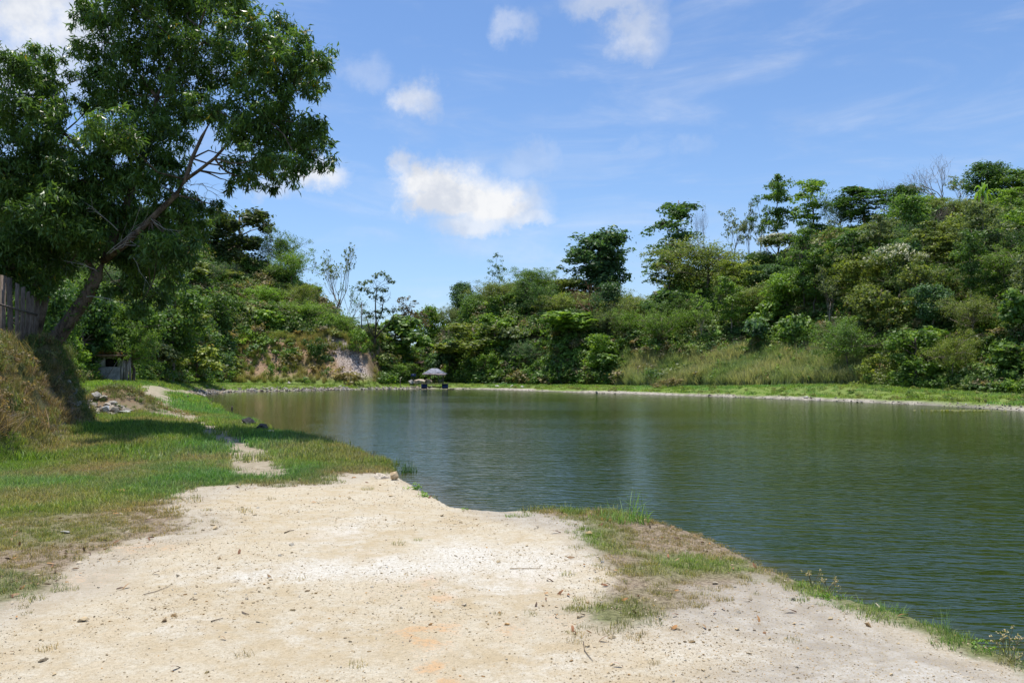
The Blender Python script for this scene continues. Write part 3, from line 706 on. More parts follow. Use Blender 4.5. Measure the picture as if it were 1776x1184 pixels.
px('airy', 1300, 352, 40, 130, color=GRY, label='second wispy tree in the row of thin skyline trees', cat='tree', trunk='mid', seed=2)
px('airy', 1322, 335, 52, 128, color=MIDG, label='leafier wispy tree just left of the tallest tiered skyline tree', cat='tree', trunk='mid', seed=3)
px('tier', 1350, 305, 66, 128, color=MIDG, label='tall slim tree with tiered branches and bare trunk against the sky', cat='tree', trunk='dark', seed=3)
px('flowering', 1358, 408, 118, 115, color=(.08, .12, .035), label='tree topped with cream blossom below the tall slim tiered tree', cat='tree', trunk='mid', seed=1)
px('tier', 1415, 307, 80, 124, color=BRG, label='tall tiered tree at the left edge of the dense dark grove', cat='tree', trunk='dark', seed=1)
px('round', 1420, 385, 60, 122, color=DKG, label='dark rounded tree under the tall tiered tree beside the gap of sky', cat='tree', seed=1)
px('spread', 1462, 330, 80, 122, color=BLU, label='pale feathery crown between the two dark groves on the skyline', cat='tree', trunk='pale', seed=2)
px('tier', 1492, 322, 120, 119, color=DKG, label='broad dark tree forming the middle of the dense skyline grove', cat='tree', trunk='mid', seed=2)
px('bare', 1545, 316, 46, 120, color=BRN, label='small rust-coloured twiggy tree on the skyline behind the grove', cat='tree', trunk='red', seed=4)
px('round', 1575, 320, 70, 117, color=DKG, label='dark tree with a blunt top right of the rust-coloured twiggy tree', cat='tree', seed=2)
px('round', 1600, 345, 95, 113, color=BRG, label='light green rounded tree on the crest left of the large bare tree', cat='tree', seed=3)
px('bare', 1638, 274, 92, 112, color=GRY, label='large leafless grey tree standing highest on the right crest', cat='tree', trunk='pale', seed=1)
px('airy', 1672, 300, 70, 112, color=GRY, label='half-leafed tree leaning from the large leafless grey tree', cat='tree', trunk='pale', seed=2)
px('round', 1722, 280, 84, 107, color=DKG, label='dark bushy treetop right of the large leafless tree', cat='tree', seed=4)
px('palm', 1712, 314, 34, 101, color=(.14, .24, .04), label='bright green banana plant among dark bushes on the right crest', cat='plant', seed=1)
px('round', 1775, 292, 90, 104, color=MIDG, label='green tree at the right edge of the photo on the crest', cat='tree', seed=1)
px('spread', 1662, 345, 90, 106, color=OLV, label='olive bush under the large leafless grey tree', cat='tree', seed=3)
px('flowering', 1558, 428, 118, vb=542, color=OLV, label='pale-trunked forking tree halfway up the right slope', cat='tree', trunk='pale', seed=2)
px('tier', 1622, 385, 96, vb=505, color=OLV, label='thin pale-trunked tree with flat branches right of the forking tree', cat='tree', trunk='pale', seed=3)
px('tier', 1475, 400, 110, vb=528, color=DKG, label='dark many-trunked tree in the shade of the middle right slope', cat='tree', trunk='pale', seed=1)
px('spread', 1690, 505, 130, vb=600, color=OLV, label='flat-topped olive tree low on the right slope near the frame edge', cat='tree', trunk='pale', seed=2)
px('airy', 866, 440, 40, 146, color=MIDG, label='thin upright tree poking above the middle hill', cat='tree', trunk='mid', seed=3)
px('round', 801, 489, 50, 154, color=BLU, label='small dark round-headed tree on the skyline over the gazebo', cat='tree', seed=2)
px('spread', 928, 461, 96, 139, color=MIDG, label='feathery flat-topped tree crowning the middle hill', cat='tree', seed=1)
px('spread', 865, 484, 110, 137, color=OLV, label='olive feathery tree on the left shoulder of the middle hill', cat='tree', seed=2)
px('round', 990, 484, 85, 137, color=OLV, label='yellowish bushy tree left of the tall dark oval tree', cat='tree', seed=3)
px('spread', 1105, 515, 110, vb=575, color=OLV, label='flat olive tree in the dip right of the tall dark oval tree', cat='tree', seed=3)
px('broad', 1010, 540, 130, vb=588, color=BRG, label='wide bright green bush on the face of the middle hill', cat='bush', seed=2)
px('broad', 690, 548, 112, vb=628, color=MIDG, label='dense green dome tree filling the gap beside the forked tree', cat='tree', name='leafy_tree', seed=1)
px('airy', 705, 515, 72, 143, color=(.10, .085, .05), label='brownish thin-leafed tree behind the green dome tree', cat='tree', trunk='mid', seed=1)
px('round', 745, 530, 60, 150, color=BRG, label='light green tree in the valley gap behind the gazebo', cat='tree', seed=2)
px('vee', 650, 471, 72, 124.5, color=(.10, .14, .05), label='lone forked tree with open layered crown on the cliff top', cat='tree', trunk='dark', seed=1, rz=0.0)
px('sparse', 572, 424, 84, 134, color=GRY, label='nearly leafless pale grey tree right of the left hill trees', cat='tree', trunk='pale', seed=1)
px('sparse', 602, 490, 70, 128, color=MIDG, label='thin drooping tree with scattered leaves beside the utility pole', cat='tree', trunk='pale', seed=2)
px('spread', 484, 400, 92, 148, color=MIDG, label='feathery rounded green tree on the left skyline', cat='tree', seed=3)
px('spread', 505, 430, 85, 143, color=BRG, label='feathery light green tree stepping down the left skyline', cat='tree', seed=1)
px('vine', 412, 362, 120, 147, color=(.06, .085, .03), label='dark vine-draped treetop at the summit of the left hill', cat='tree', seed=1)
px('airy', 463, 380, 26, 147, color=GRY, label='spindly sapling with few leaves on the left skyline', cat='tree', trunk='pale', seed=2)
px('spread', 535, 520, 120, 130, color=BRG, label='bright green spreading tree above the straw-coloured bench', cat='tree', seed=2)
px('spread', 590, 545, 80, 127, color=BRG, label='rounded bright tree at the right end of the left hill', cat='tree', seed=3)
px('spread', 465, 495, 70, 134, color=LIM, label='small vivid green flat-topped tree on the left hill face', cat='tree', seed=1)
px('bare', 404, 455, 36, 140, color=BRN, label='broken pale dead tree leaning on the left hill face', cat='tree', trunk='pale', seed=3)
px('shrub', 622, 570, 44, 121.5, color=BRG, label='bright green bush on the lip of the rock cliff', cat='bush', seed=1)
px('shrub', 550, 585, 50, vb=625, color=DKG, label='dark bush clinging left of the rock cliff', cat='bush', seed=2)
px('vine', 350, 378, 110, 146, color=MIDG, label='vine-draped tree on the left hill just behind the big tree', cat='tree', seed=1)
px('vine', 820, 560, 130, 131, color=OLV, label='vine-hung tree on the slope right of the gazebo', cat='tree', seed=1)
px('broad', 775, 590, 70, 133, color=BLU, label='bluish dark bush directly behind the gazebo roof', cat='bush', seed=1)
px('vine', 862, 545, 90, 127, color=BRG, label='light green creeper-covered tree above the white shore rocks', cat='tree', seed=2)
px('broad', 1062, 612, 60, vb=652, color=MIDG, label='dark leafy bush at the left end of the tall reeds', cat='bush', seed=2)
px('shrub', 1165, 590, 56, vb=622, color=BRG, label='bright bush standing in the tall reeds', cat='bush', seed=3)
px('shrub', 1160, 655, 60, vb=672, color=BRN, label='low brownish shrub on the turf in front of the reeds', cat='bush', seed=1)

# ---- the rest of the wooded slopes: scattered over the hill faces by distance, kind by patch of ground
rng = np.random.default_rng(7)
pal = [DKG, MIDG, BRG, MIDG, OLV, BRG, YEL, BLU, GRY, MIDG]
PALN = ['dark green', 'mid green', 'bright green', 'mid green', 'olive green', 'bright green', 'yellow-green', 'blue-green', 'grey-green', 'mid green']
cand = []
for _ in range(26000):
    u = rng.uniform(-160, 1960); t = upos(u); kk = rng.uniform(0, 4.25)
    kys = [np.interp(t, TT, TY[:, j]) for j in range(6)]; j = int(kk); y = kys[j] + (kys[j + 1] - kys[j]) * (kk - j)
    cand.append((u, t * y, y, kk))
cand = np.array(cand); pts = []
auto = []; AUTO = []
for (u, x, y, kk) in cand:
    if len(auto) >= 290: break
    s = y / 110.0
    if 1085 < u < 1440 and kk < .95: continue
    if 395 < u < 660 and kk < 1.95 and not (kk < .6 and u < 540 and rng.random() < .006): continue
    if 560 < u < 660 and kk < 2.4: continue
    if 690 < u < 790 and kk < .7: continue
    if 120 < u < 235 and kk < .5: continue
    if kk < .12: continue
    lim = 3.3 * max(.72, s) * (1.0 + .35 * (kk > 2.5))
    if any((x - q[0]) ** 2 + (y - q[1]) ** 2 < (lim + .18 * 0) ** 2 for q in auto): continue
    if any((x - q[0]) ** 2 + (y - q[1]) ** 2 < (q[2] * .34) ** 2 for q in placed[:65]): continue
    auto.append((x, y, u, kk))
for (x, y, u, kk) in auto:
    patch = vn(x, y, 11, 200) + rng.normal() * .16; cpatch = vn(x, y, 9, 230) + .5 + rng.normal() * .2
    ci = int(np.clip(cpatch * len(pal), 0, len(pal) - 1)); color = np.array(pal[ci]) * rng.uniform(.85, 1.15)
    crest = kk > 3.3
    if kk < 1.0: kind = rng.choice(['shrub', 'broad', 'vine', 'spread'], p=[.45, .25, .1, .2])
    elif patch < -.12: kind = rng.choice(['shrub', 'broad', 'spread'])
    elif patch < .1: kind = rng.choice(['spread', 'round', 'broad'])
    else: kind = rng.choice(['round', 'vine', 'tier', 'spread', 'airy', 'bare'], p=[.27, .15, .24, .12, .14, .08])
    Hh = {'shrub': 2.6, 'broad': 3.6, 'spread': 4.6, 'round': 5.4, 'vine': 5.0, 'tier': 8.6, 'airy': 6.5, 'bare': 5.5}[kind] * rng.uniform(.8, 1.35)
    Ww = {'shrub': 4.4, 'broad': 4.6, 'spread': 6.4, 'round': 5.0, 'vine': 4.6, 'tier': 4.6, 'airy': 3.6, 'bare': 4.0}[kind] * rng.uniform(.9, 1.3)
    if crest: Hh *= .6
    if kind == 'tier' and kk > 2.3: Hh *= .62
    if kind == 'tier' and kk > 1.9 and u < 700: continue
    if kk > 3.0 and 1660 < u < 1760: continue
    if 1040 < u < 1420 and kk > 2.6: Hh *= .75
    if 600 < u < 760: Hh *= .75
    if y < 75: Hh *= .85; Ww *= .85
    kn = {'shrub': 'shrub', 'broad': 'broad-leaved bush', 'spread': 'feathery tree', 'round': 'bushy tree', 'vine': 'vine-draped tree', 'tier': 'layered tree', 'airy': 'slender tree', 'bare': 'leafless tree'}[kind]
    if kind == 'bare': ci = -1
    cname = 'pale' if ci < 0 else PALN[ci]
    e = plant(kind, x, y, Hh, Ww, color, 'tree', 'bush' if kind in ('shrub', 'broad') else 'tree', None, trunk='pale' if kind == 'bare' else rng.choice(['mid', 'pale', 'pale', 'dark']), seed=int(rng.integers(1, 4)))
    AUTO.append((e, x, y, e.location.z + Hh * .6, cname, kn, Hh))
LM = [('the large leafless crest tree', 1638, 320), ('the banana plant', 1712, 330), ('the cream-blossomed tree', 1358, 460), ('the wide olive dome tree', 1232, 470), ('the pale forking tree', 1558, 490), ('the low flat-topped olive tree', 1690, 545),
      ('the dark skyline grove', 1475, 400), ('the tall dark oval tree', 1050, 450), ('the gazebo', 754, 650), ('the lone forked cliff tree', 650, 530), ('the rock cliff', 595, 610), ('the vine-draped summit tree', 412, 400), ('the concrete shed', 186, 640),
      ('the big leaning tree crown', 150, 330), ('the tall reeds', 1250, 630), ('the feathery middle-hill tree', 928, 500), ('the nearly leafless pale tree', 572, 470), ('the bright turf strip', 1640, 672), ('the dark bush left of the olive dome', 1150, 550),
      ('the white shore rocks', 888, 668), ('the straw-coloured bench', 470, 585), ('the leafless brown tree', 1028, 530), ('the fence of planks', 30, 500), ('the yellowish bush by the shed', 345, 620), ('the shaded many-trunked tree', 1475, 480)]
labs = {}
for (e, x, y, z, cn, kn, Hh) in AUTO:
    u = CX + F * x / y; v = HZ - F * (z - CAMZ) / y; q = sorted(LM, key=lambda l: (l[1] - u) ** 2 + (l[2] - v) ** 2)[0]; dx, dy = u - q[1], v - q[2]; dd = math.hypot(dx, dy)
    h = ('right' if dx > 0 else 'left'); vv = 'below' if dy > 0 else 'above'; far = 'close ' if dd < 42 else ('' if dd < 85 else 'well ')
    rel = f'{far}{vv}' if abs(dy) > 2.2 * abs(dx) else (f'{far}{h} of' if abs(dx) > 2.2 * abs(dy) else f'{far}{vv} and {h} of')
    sz = 'small' if Hh < 3.2 else 'large' if Hh > 5.8 else 'mid-sized'
    labs.setdefault(f'{cn} {kn} {rel} {q[0]}', []).append((e, sz, f'{cn} {kn}'))
for lb, es in labs.items():
    for (e, sz, kk_) in es:
        L2 = lb if len(es) == 1 else f'{sz} {lb}'; e['label'] = L2 = L2 if len(L2.split()) <= 16 else ' '.join(L2.replace('mid-sized ', '').replace('well ', '').split()[:16])
        if len(es) > 1: e['group'] = 'wooded slope: ' + L2
        else: e['group'] = kk_ + 's on the wooded slopes'

# ------------------------------------------------------------------ scatter of uncountable growth (geometry nodes, one object each)
def scatter(name, P, rot, scl, idx, col, variants, label=None):
    n = len(P); me = bpy.data.meshes.new(name); me.vertices.add(n); me.vertices.foreach_set('co', np.asarray(P, np.float32).ravel())
    def A_(nm, typ, d, key): a = me.attributes.new(nm, typ, 'POINT'); a.data.foreach_set(key, d)
    A_('rot', 'FLOAT_VECTOR', np.asarray(rot, np.float32).ravel(), 'vector'); A_('scl', 'FLOAT_VECTOR', (np.asarray(scl, np.float32).reshape(n, -1) * np.ones((1, 3), np.float32)).astype(np.float32).ravel(), 'vector')
    A_('idx', 'INT', np.asarray(idx, np.int32), 'value'); A_('icol', 'FLOAT_VECTOR', np.asarray(col, np.float32).ravel(), 'vector')
    me.update()
    coll = bpy.data.collections.new(name + '_variants')
    for i, v in enumerate(variants):
        o = bpy.data.objects.new(f'{name}_variant_{i:02d}', v); coll.objects.link(o)
    o = bpy.data.objects.new(name, me); COL.objects.link(o); tag(o, label, kind='stuff')
    ng = bpy.data.node_groups.new(name, 'GeometryNodeTree')
    ng.interface.new_socket('Geometry', in_out='INPUT', socket_type='NodeSocketGeometry'); ng.interface.new_socket('Geometry', in_out='OUTPUT', socket_type='NodeSocketGeometry')
    gi = ng.nodes.new('NodeGroupInput'); go = ng.nodes.new('NodeGroupOutput')
    ip = ng.nodes.new('GeometryNodeInstanceOnPoints'); ip.inputs['Pick Instance'].default_value = True
    ci = ng.nodes.new('GeometryNodeCollectionInfo'); ci.inputs['Collection'].default_value = coll; ci.inputs['Separate Children'].default_value = True; ci.inputs['Reset Children'].default_value = True
    def na(nm, t): q = ng.nodes.new('GeometryNodeInputNamedAttribute'); q.data_type = t; q.inputs['Name'].default_value = nm; return q.outputs['Attribute']
    e2r = ng.nodes.new('FunctionNodeEulerToRotation'); L = ng.links.new
    L(na('rot', 'FLOAT_VECTOR'), e2r.inputs[0]); L(e2r.outputs[0], ip.inputs['Rotation']); L(na('scl', 'FLOAT_VECTOR'), ip.inputs['Scale']); L(na('idx', 'INT'), ip.inputs['Instance Index'])
    L(gi.outputs[0], ip.inputs['Points']); L(ci.outputs[0], ip.inputs['Instance']); L(ip.outputs[0], go.inputs[0])
    md = o.modifiers.new('scatter', 'NODES'); md.node_group = ng
    return o
def tuft(seed, nb, h, rad, w, lean=.5, seg=3, hv=.5):
    """blades of grass: tapered curved strips"""
    rng = np.random.default_rng(seed); V = []; T = []; C = []; n0 = 0
    for i in range(nb):
        th = rng.uniform(0, 6.28); rr = rad * math.sqrt(rng.uniform()); b = np.array([math.cos(th) * rr, math.sin(th) * rr, -.01])
        a = rng.uniform(0, 6.28); d = np.array([math.cos(a), math.sin(a), 0]); s = np.array([-d[1], d[0], 0]); hh = h * rng.uniform(1 - hv, 1 + hv * .6); ln = lean * rng.uniform(.2, 1.3)
        c = rng.uniform(0, 1)
        for k in range(seg + 1):
            t = k / seg; p = b + np.array([0, 0, hh * (t - .18 * ln * t * t)]) + d * hh * ln * t ** 1.8; ww = w * (1 - t) ** .7 * .5
            if k < seg: V += [p - s * ww, p + s * ww]
            else: V += [p]
            C += [c] * (2 if k < seg else 1)
        for k in range(seg - 1): q = n0 + 2 * k; T += [[q, q + 1, q + 3], [q, q + 3, q + 2]]
        q = n0 + 2 * (seg - 1); T += [[q, q + 1, q + 2]]; n0 += 2 * seg + 1
    return mk('tuft', V, T, [FOLI], None, C)
def clump(seed, nl, r, h, ls, aspect=.55, up=.6, ns=7):
    rng = np.random.default_rng(seed); g = G()
    leafmass(g, rng, [(0, 0, h * .5)], [np.array([r, r, h * .55])], ns, nl, ls, aspect=aspect, up=up)
    m = g.mesh('clump', [FOLI]); return m
def rows(n): return np.zeros((n, 3))
def rotz(rng, n, tilt=.15): r = rng.normal(size=(n, 3)) * tilt; r[:, 2] = rng.uniform(0, 6.283, n); return r
def mixc(a, b, f): return np.asarray(a)[None] * (1 - f[:, None]) + np.asarray(b)[None] * f[:, None]
rng = np.random.default_rng(11)

# --- undergrowth on the hillsides
n = 105000; u = rng.uniform(-1500, 2600, n); kk = rng.uniform(0, 4.4, n); t = upos(u)
ky = np.stack([np.interp(t, TT, TY[:, j]) for j in range(6)]); j = kk.astype(int); y = ky[j, np.arange(n)] + (ky[j + 1, np.arange(n)] - ky[j, np.arange(n)]) * (kk - j); x = t * y
z, d, kap, sb = terr(x, y)
bareN = sst(fbm(x, y, 8, 41, 3), .10, .4)
dens = np.clip(.82 - .62 * bareN + .25 * vn(x, y, 3, 402), .05, 1)
dens = np.where((u > 1085) & (u < 1440) & (kk < .95), .12, dens)
dens = np.where((u > 395) & (u < 662) & (kk < 1), .07, dens); dens = np.where((u > 395) & (u < 662) & (kk > .9) & (kk < 2), .05, dens)
dens = np.where((u > 566) & (u < 650) & (kk < 1.02), .03, dens)
k_ = rng.random(n) < dens * .34 * (ky[4] - ky[0]) / 38 * np.maximum(y / 100, .5); x, y, z, u, kk = [q[k_] for q in (x, y, z, u, kk)]; n = len(x); print('undergrowth', n)
cl = [clump(500 + i, 260, .95, 1.1, .10 + .025 * (i % 3)) for i in range(6)]
pal_ = np.array([MIDG, BRG, OLV, DKG, BRG, BRN, MIDG, MIDG]); ci = np.clip(((vn(x, y, 7, 410) + .5 + rng.normal(size=n) * .22) * 8).astype(int), 0, 7)
c = pal_[ci] * rng.uniform(.85, 1.2, (n, 1))
sc = np.stack([rng.uniform(.7, 1.7, n)] * 2 + [rng.uniform(.6, 1.5, n)], 1) * np.clip(y / 95, .7, 1.3)[:, None]
scatter('undergrowth', np.stack([x, y, z - .1], 1), rotz(rng, n), sc, rng.integers(0, 6, n), c, cl, 'tangled low undergrowth covering the hillsides')

# --- tall reeds at the foot of the right slope, straw grass on the bench
rd = [tuft(600 + i, 90, 1.7, .55, .05, .55, 3, .35) for i in range(5)]
n = 14000; u = rng.uniform(395, 1560, n); kk = rng.uniform(-.30, 2.0, n); t = upos(u); ky = np.stack([np.interp(t, TT, TY[:, j]) for j in range(6)])
y = ky[0] + (ky[1] - ky[0]) * np.minimum(kk, 1) + np.where(kk > 1, (ky[2] - ky[1]) * (kk - 1), 0); x = t * y
reed = (u > 1070) & (u < 1500) & (kk < .95 - .3 * sst(u, 1400, 1500)) & (kk > -.12 + .1 * sst(u, 1350, 1500)); bench = (u < 660) & (kk > .78); sl = (u < 660) & (kk > 0) & (kk <= .78)
mid = (u > 800) & (u < 1070) & (kk > -.05) & (kk < .4)
p_ = np.where(reed, .55, 0) + np.where(bench, .60, 0) + np.where(sl & ~((u > 566) & (u < 645)), .34, 0) + np.where(mid, .12, 0)
k_ = rng.random(n) < p_; x, y, u, kk, bench, reed = [q[k_] for q in (x, y, u, kk, bench, reed)]; n = len(x); z = terr(x, y)[0]; print('reeds', n)
f = np.clip(.5 + vn(x, y, 4, 421) * 1.1 + rng.normal(size=n) * .15, 0, 1)
c = np.where(reed[:, None], mixc((.15, .225, .10), (.29, .30, .19), f), mixc((.17, .22, .06), (.27, .22, .12), f))
sc = np.where(reed, rng.uniform(.55, 1.05, n), rng.uniform(.35, .65, n))
scatter('tall_reeds', np.stack([x, y, z - .05], 1), rotz(rng, n), sc, rng.integers(0, 5, n), c, rd, 'pale tall reeds and straw grass on the lower slopes')

# --- turf: near tufts, then coarser tufts farther away
def turf(name, n, xr, yr, variants, scale, prob, seed, lab, dryg=(.25, .205, .11), green=(.125, .215, .038), zoff=0):
    rng = np.random.default_rng(seed); x = rng.uniform(*xr, n); y = rng.uniform(*yr, n) if yr[0] > 0 else rng.uniform(*yr, n)
    k_ = np.abs(x / np.maximum(y, 1)) < .78; x, y = x[k_], y[k_]
    z, d, kap, sb = terr(x, y); Zz = zones(x, y, d, kap, sb)
    g = np.clip(Zz['grass'] + vn(x, y, .35, 71) * .5 * (Zz['grass'] < .98) * np.clip(Zz['grass'] * 3, .12, 1), 0, 1); ok = (d > .25) & (kap < .1) & (rng.random(len(x)) < prob(x, y, g, Zz, sb, d))
    x, y, z, sb = x[ok], y[ok], z[ok], sb[ok]; dr = np.clip(Zz['dry'][ok] + rng.normal(size=len(x)) * .15, 0, 1); m = len(x)
    c = mixc(green, dryg, dr) * rng.uniform(.85, 1.2, (m, 1)) * (1 + .25 * vn(x, y, 1.7, 81))[:, None]
    cool = sst(vn(x, y, 3.0, 83), -.05, .25)[:, None] * (1 - dr[:, None]); c = c * (1 - cool) + c * np.array([.74, 1.0, 1.45]) * cool
    s = scale(x, y, g[ok], Zz['dry'][ok], rng, m); print(name, m)
    return scatter(name, np.stack([x, y, z + zoff], 1), rotz(rng, m, .12), s, rng.integers(0, len(variants), m), c, variants, lab)
nt_ = [tuft(700 + i, 46, .075, .13, .0075, .75, 3, .5) for i in range(8)]
turf('grass', 36000, (-12.5, 6.5), (4.4, 17), nt_, lambda x, y, g, dr, r, m: r.uniform(.5, 1.05, m) * (.68 + .45 * (1 - dr)) * (.75 + .5 * (y > 9.5)), lambda x, y, g, Z_, sb, d: np.clip(g, 0, 1) ** 1.15 * np.where(sb > 0.3, .25, 1), 12, 'short green and straw-coloured turf around the dirt patch')
ft_ = [tuft(720 + i, 60, .14, .26, .016, .6, 3, .5) for i in range(6)]
turf('meadow_grass', 20000, (-22, -1), (15, 40), ft_, lambda x, y, g, dr, r, m: r.uniform(.6, 1.2, m) * (.7 + .5 * (1 - dr)), lambda x, y, g, Z_, sb, d: np.clip(g, 0, 1) * np.where(sb > .3, .2, .9), 13, 'green meadow grass beside the track')
gt_ = [tuft(740 + i, 70, .20, .55, .04, .6, 2, .5) for i in range(5)]
def farp(x, y, g, Z_, sb, d): return np.where((d > np.where((x < 0) & (y < 82), .3, 1.2)) & (Z_['track'] < .5), .8, 0.0) * np.where(sb > .3, .2, 1)
turf('shore_grass', 26000, (-75, 50), (38, 128), gt_, lambda x, y, g, dr, r, m: r.uniform(.6, 1.1, m), farp, 14, 'bright grass strip along the far shore', green=(.17, .27, .045))

n = 2600; i_ = rng.integers(0, len(shore), n); q_ = rng.uniform(0, 1, (n, 1)); sp = shore[i_] * (1 - q_) + shore[(i_ + 1) % len(shore)] * q_ + rng.normal(size=(n, 2)) * [3.0, 3.5]; x, y = sp[:, 0], sp[:, 1]; z, d, kap, sb = terr(x, y)
k_ = (d > 1.0) & (d < 9) & (y > 38) & (y < 128) & (kap < .05) & (sb < .1) & (x / np.maximum(y, 1) > -.2); x, y, z, d = x[k_], y[k_], z[k_], d[k_]; n = len(x)
scatter('berm_weeds', np.stack([x, y, z - .03], 1), rotz(rng, n), rng.uniform(.12, .38, n), rng.integers(0, 6, n), mixc((.11, .19, .035), (.20, .20, .07), rng.random(n)), cl, 'low weeds dotting the grassy far shore')
# --- weeds on the cut bank
wd = [tuft(760 + i, 60, .34, .20, .012, .7, 3, .5) for i in range(5)] + [clump(780 + i, 90, .20, .26, .035, .5) for i in range(4)]
n = 42000; x = rng.uniform(-26, -7.5, n); y = rng.uniform(8, 40, n); x[:260] = -15 + rng.normal(size=260) * .9; y[:260] = 30.4 + rng.normal(size=260) * .8; z, d, kap, sb = terr(x, y); sb[:260] = np.maximum(sb[:260], .1)
k_ = (sb > .05) & (sb < 9) & (x / y > -.80) & (rng.random(n) < np.clip(.72 + .6 * vn(x, y, 1.1, 431), .05, 1)) & ~((sb > .3) & (vn(x, y, 1.6, 433) < -.36))
x, y, z, sb = x[k_], y[k_], z[k_], sb[k_]; n = len(x); print('bank weeds', n)
f = np.clip(.56 + vn(x, y, 1.3, 434) * 1.6 + rng.normal(size=n) * .25, 0, 1)
scatter('bank_weeds', np.stack([x, y, z - .02], 1), rotz(rng, n, .3), rng.uniform(.35, .95, n) * (1 + .6 * (rng.random(n) < .06)), rng.integers(0, 9, n), mixc((.10, .16, .045), (.21, .155, .095), f), wd, 'dry weeds and creepers on the cut earth bank')

# --- gravel crumbs on the dirt, stones in the far shingle, fallen leaves
def chips(seed, n, r, flat=.6):
    rng = np.random.default_rng(seed); bm = bmesh.new(); vs_ = [bm.verts.new((nrm(rng.normal(size=3)) * r * rng.uniform(.7, 1.15, 3) * [1.2, .9, flat]).tolist()) for _ in range(n)]
    q = bmesh.ops.convex_hull(bm, input=vs_); 
    bmesh.ops.delete(bm, geom=[v for v in bm.verts if not v.link_faces], context='VERTS'); return bm
def rockmesh(seed, n=16, flat=.65, mat=None, name='stone', r=.5):
    bm = chips(seed, n, r, flat); me = bpy.data.meshes.new(name); bm.to_mesh(me); bm.free(); me.materials.append(mat or STONE); me.update(); return me
CHIPM, nt, out = newmat('gravel_crumb'); princ(nt, out, attr(nt, 'icol', 'INSTANCER').outputs['Color'], .95, .15)
cr = [rockmesh(800 + i, 9, .6, CHIPM, 'crumb', .5) for i in range(6)]
n = 75000; v_ = rng.uniform(0, 1, n); y = 3.3 * (14 / 3.3) ** v_; x = rng.uniform(-.8, .75, n) * y; z, d, kap, sb = terr(x, y); Zz = zones(x, y, d, kap, sb)
k_ = (d > .35) & (rng.random(n) < (.95 - .8 * np.clip(Zz['grass'], 0, 1)) * np.clip(.65 + vn(x, y, .8, 441) * 1.3, .1, 1)); x, y, z = x[k_], y[k_], z[k_]; n = len(x); print('crumbs', n)
s = .0068 * np.exp(rng.normal(size=n) * .42) * (1 + (rng.random(n) < .012) * 1.8) * (.8 + y / 14); cols = np.array([(.50, .39, .24), (.44, .35, .22), (.54, .46, .34), (.33, .26, .17), (.40, .36, .29), (.30, .20, .10), (.52, .32, .14)])
cc = cols[rng.choice(7, n, p=[.30, .2, .22, .11, .1, .04, .03])]
scatter('gravel', np.stack([x, y, z + s * .15], 1), rotz(rng, n, .3), s * 1.0, rng.integers(0, 6, n), cc, cr, 'loose gravel crumbs on the dirt')
n = 11000; i_ = rng.integers(0, len(shore), n); sp = shore[i_] + (shore[(i_ + 1) % len(shore)] - shore[i_]) * rng.uniform(0, 1, (n, 1)); sp = sp + rng.normal(size=(n, 2)) * [1.0, 1.3]; x, y = sp[:, 0], sp[:, 1]
z, d, kap, sb = terr(x, y); left = x / np.maximum(y, 1) < -.1
k_ = (y > np.where(left, 80, 38)) & (y < 130) & (d > -.25) & (d < np.where(left, 2.4, 1.0) + vn(x, y, 2.5, 451) * .9) & (left | (vn(x, y, 4.0, 455) > -.12) | (rng.random(n) < .25)); x, y, z, d = x[k_], y[k_], z[k_], d[k_]; n = len(x); print('shingle', n)
lf = (x / y < -.1); s = np.where(lf, rng.uniform(.12, .5, n), rng.uniform(.05, .12, n) * np.exp(rng.normal(size=n) * .5)); cols = np.array([(.34, .31, .27), (.42, .39, .34), (.24, .21, .17), (.40, .32, .24), (.16, .14, .12)])
scatter('shore_shingle', np.stack([x, y, z + s * .1], 1), rotz(rng, n, .3), s, rng.integers(0, 6, n), cols[rng.integers(0, 5, n)], cr, 'small broken stones lining the waterline')
lfm = []
for i in range(4):
    g = G(); L = .5; P = np.zeros((1, 3)); r2 = np.random.default_rng(820 + i)
    t = np.linspace(0, 1, 5); cx_ = np.sin(t * 3) * .12; V = np.concatenate([np.stack([t - .5, cx_ + .13 * np.sin(t * math.pi), .10 * r2.uniform(.3, 1) * np.cos(t * 3)], 1), np.stack([t - .5, cx_ - .13 * np.sin(t * math.pi), .08 + .08 * np.sin(t * 4)], 1)])
    T = []
    for k in range(4): T += [[k, k + 1, 6 + k], [k, 6 + k, 5 + k]]
    g.add(V, T); lfm.append(g.mesh('fallen', [CHIPM]))
n = 9000; y = 3.6 * (24 / 3.6) ** rng.uniform(0, 1, n); x = rng.uniform(-.78, .5, n) * y; z, d, kap, sb = terr(x, y); Zz = zones(x, y, d, kap, sb)
gg = Zz['grass']; pr = np.where(Zz['sd'] < 0, .006, 0) + .35 * np.exp(-((Zz['sd'] - .3) / .4) ** 2) + .10 * (Zz['sd'] > .5) + np.where(Zz['pd'] < .1, .10, 0)
k_ = (d > .4) & (rng.random(n) < pr * np.where(sb > 0, .4, 1)); x, y, z = x[k_], y[k_], z[k_]; n = len(x); print('litter', n)
cols = np.array([(.30, .15, .08), (.36, .24, .14), (.22, .12, .07), (.48, .40, .28), (.16, .11, .08), (.42, .22, .09)])
scatter('leaf_litter', np.stack([x, y, z + .012], 1), rotz(rng, n, .35), rng.uniform(.035, .085, n), rng.integers(0, 4, n), cols[rng.integers(0, 6, n)], lfm, 'scattered dry fallen leaves')

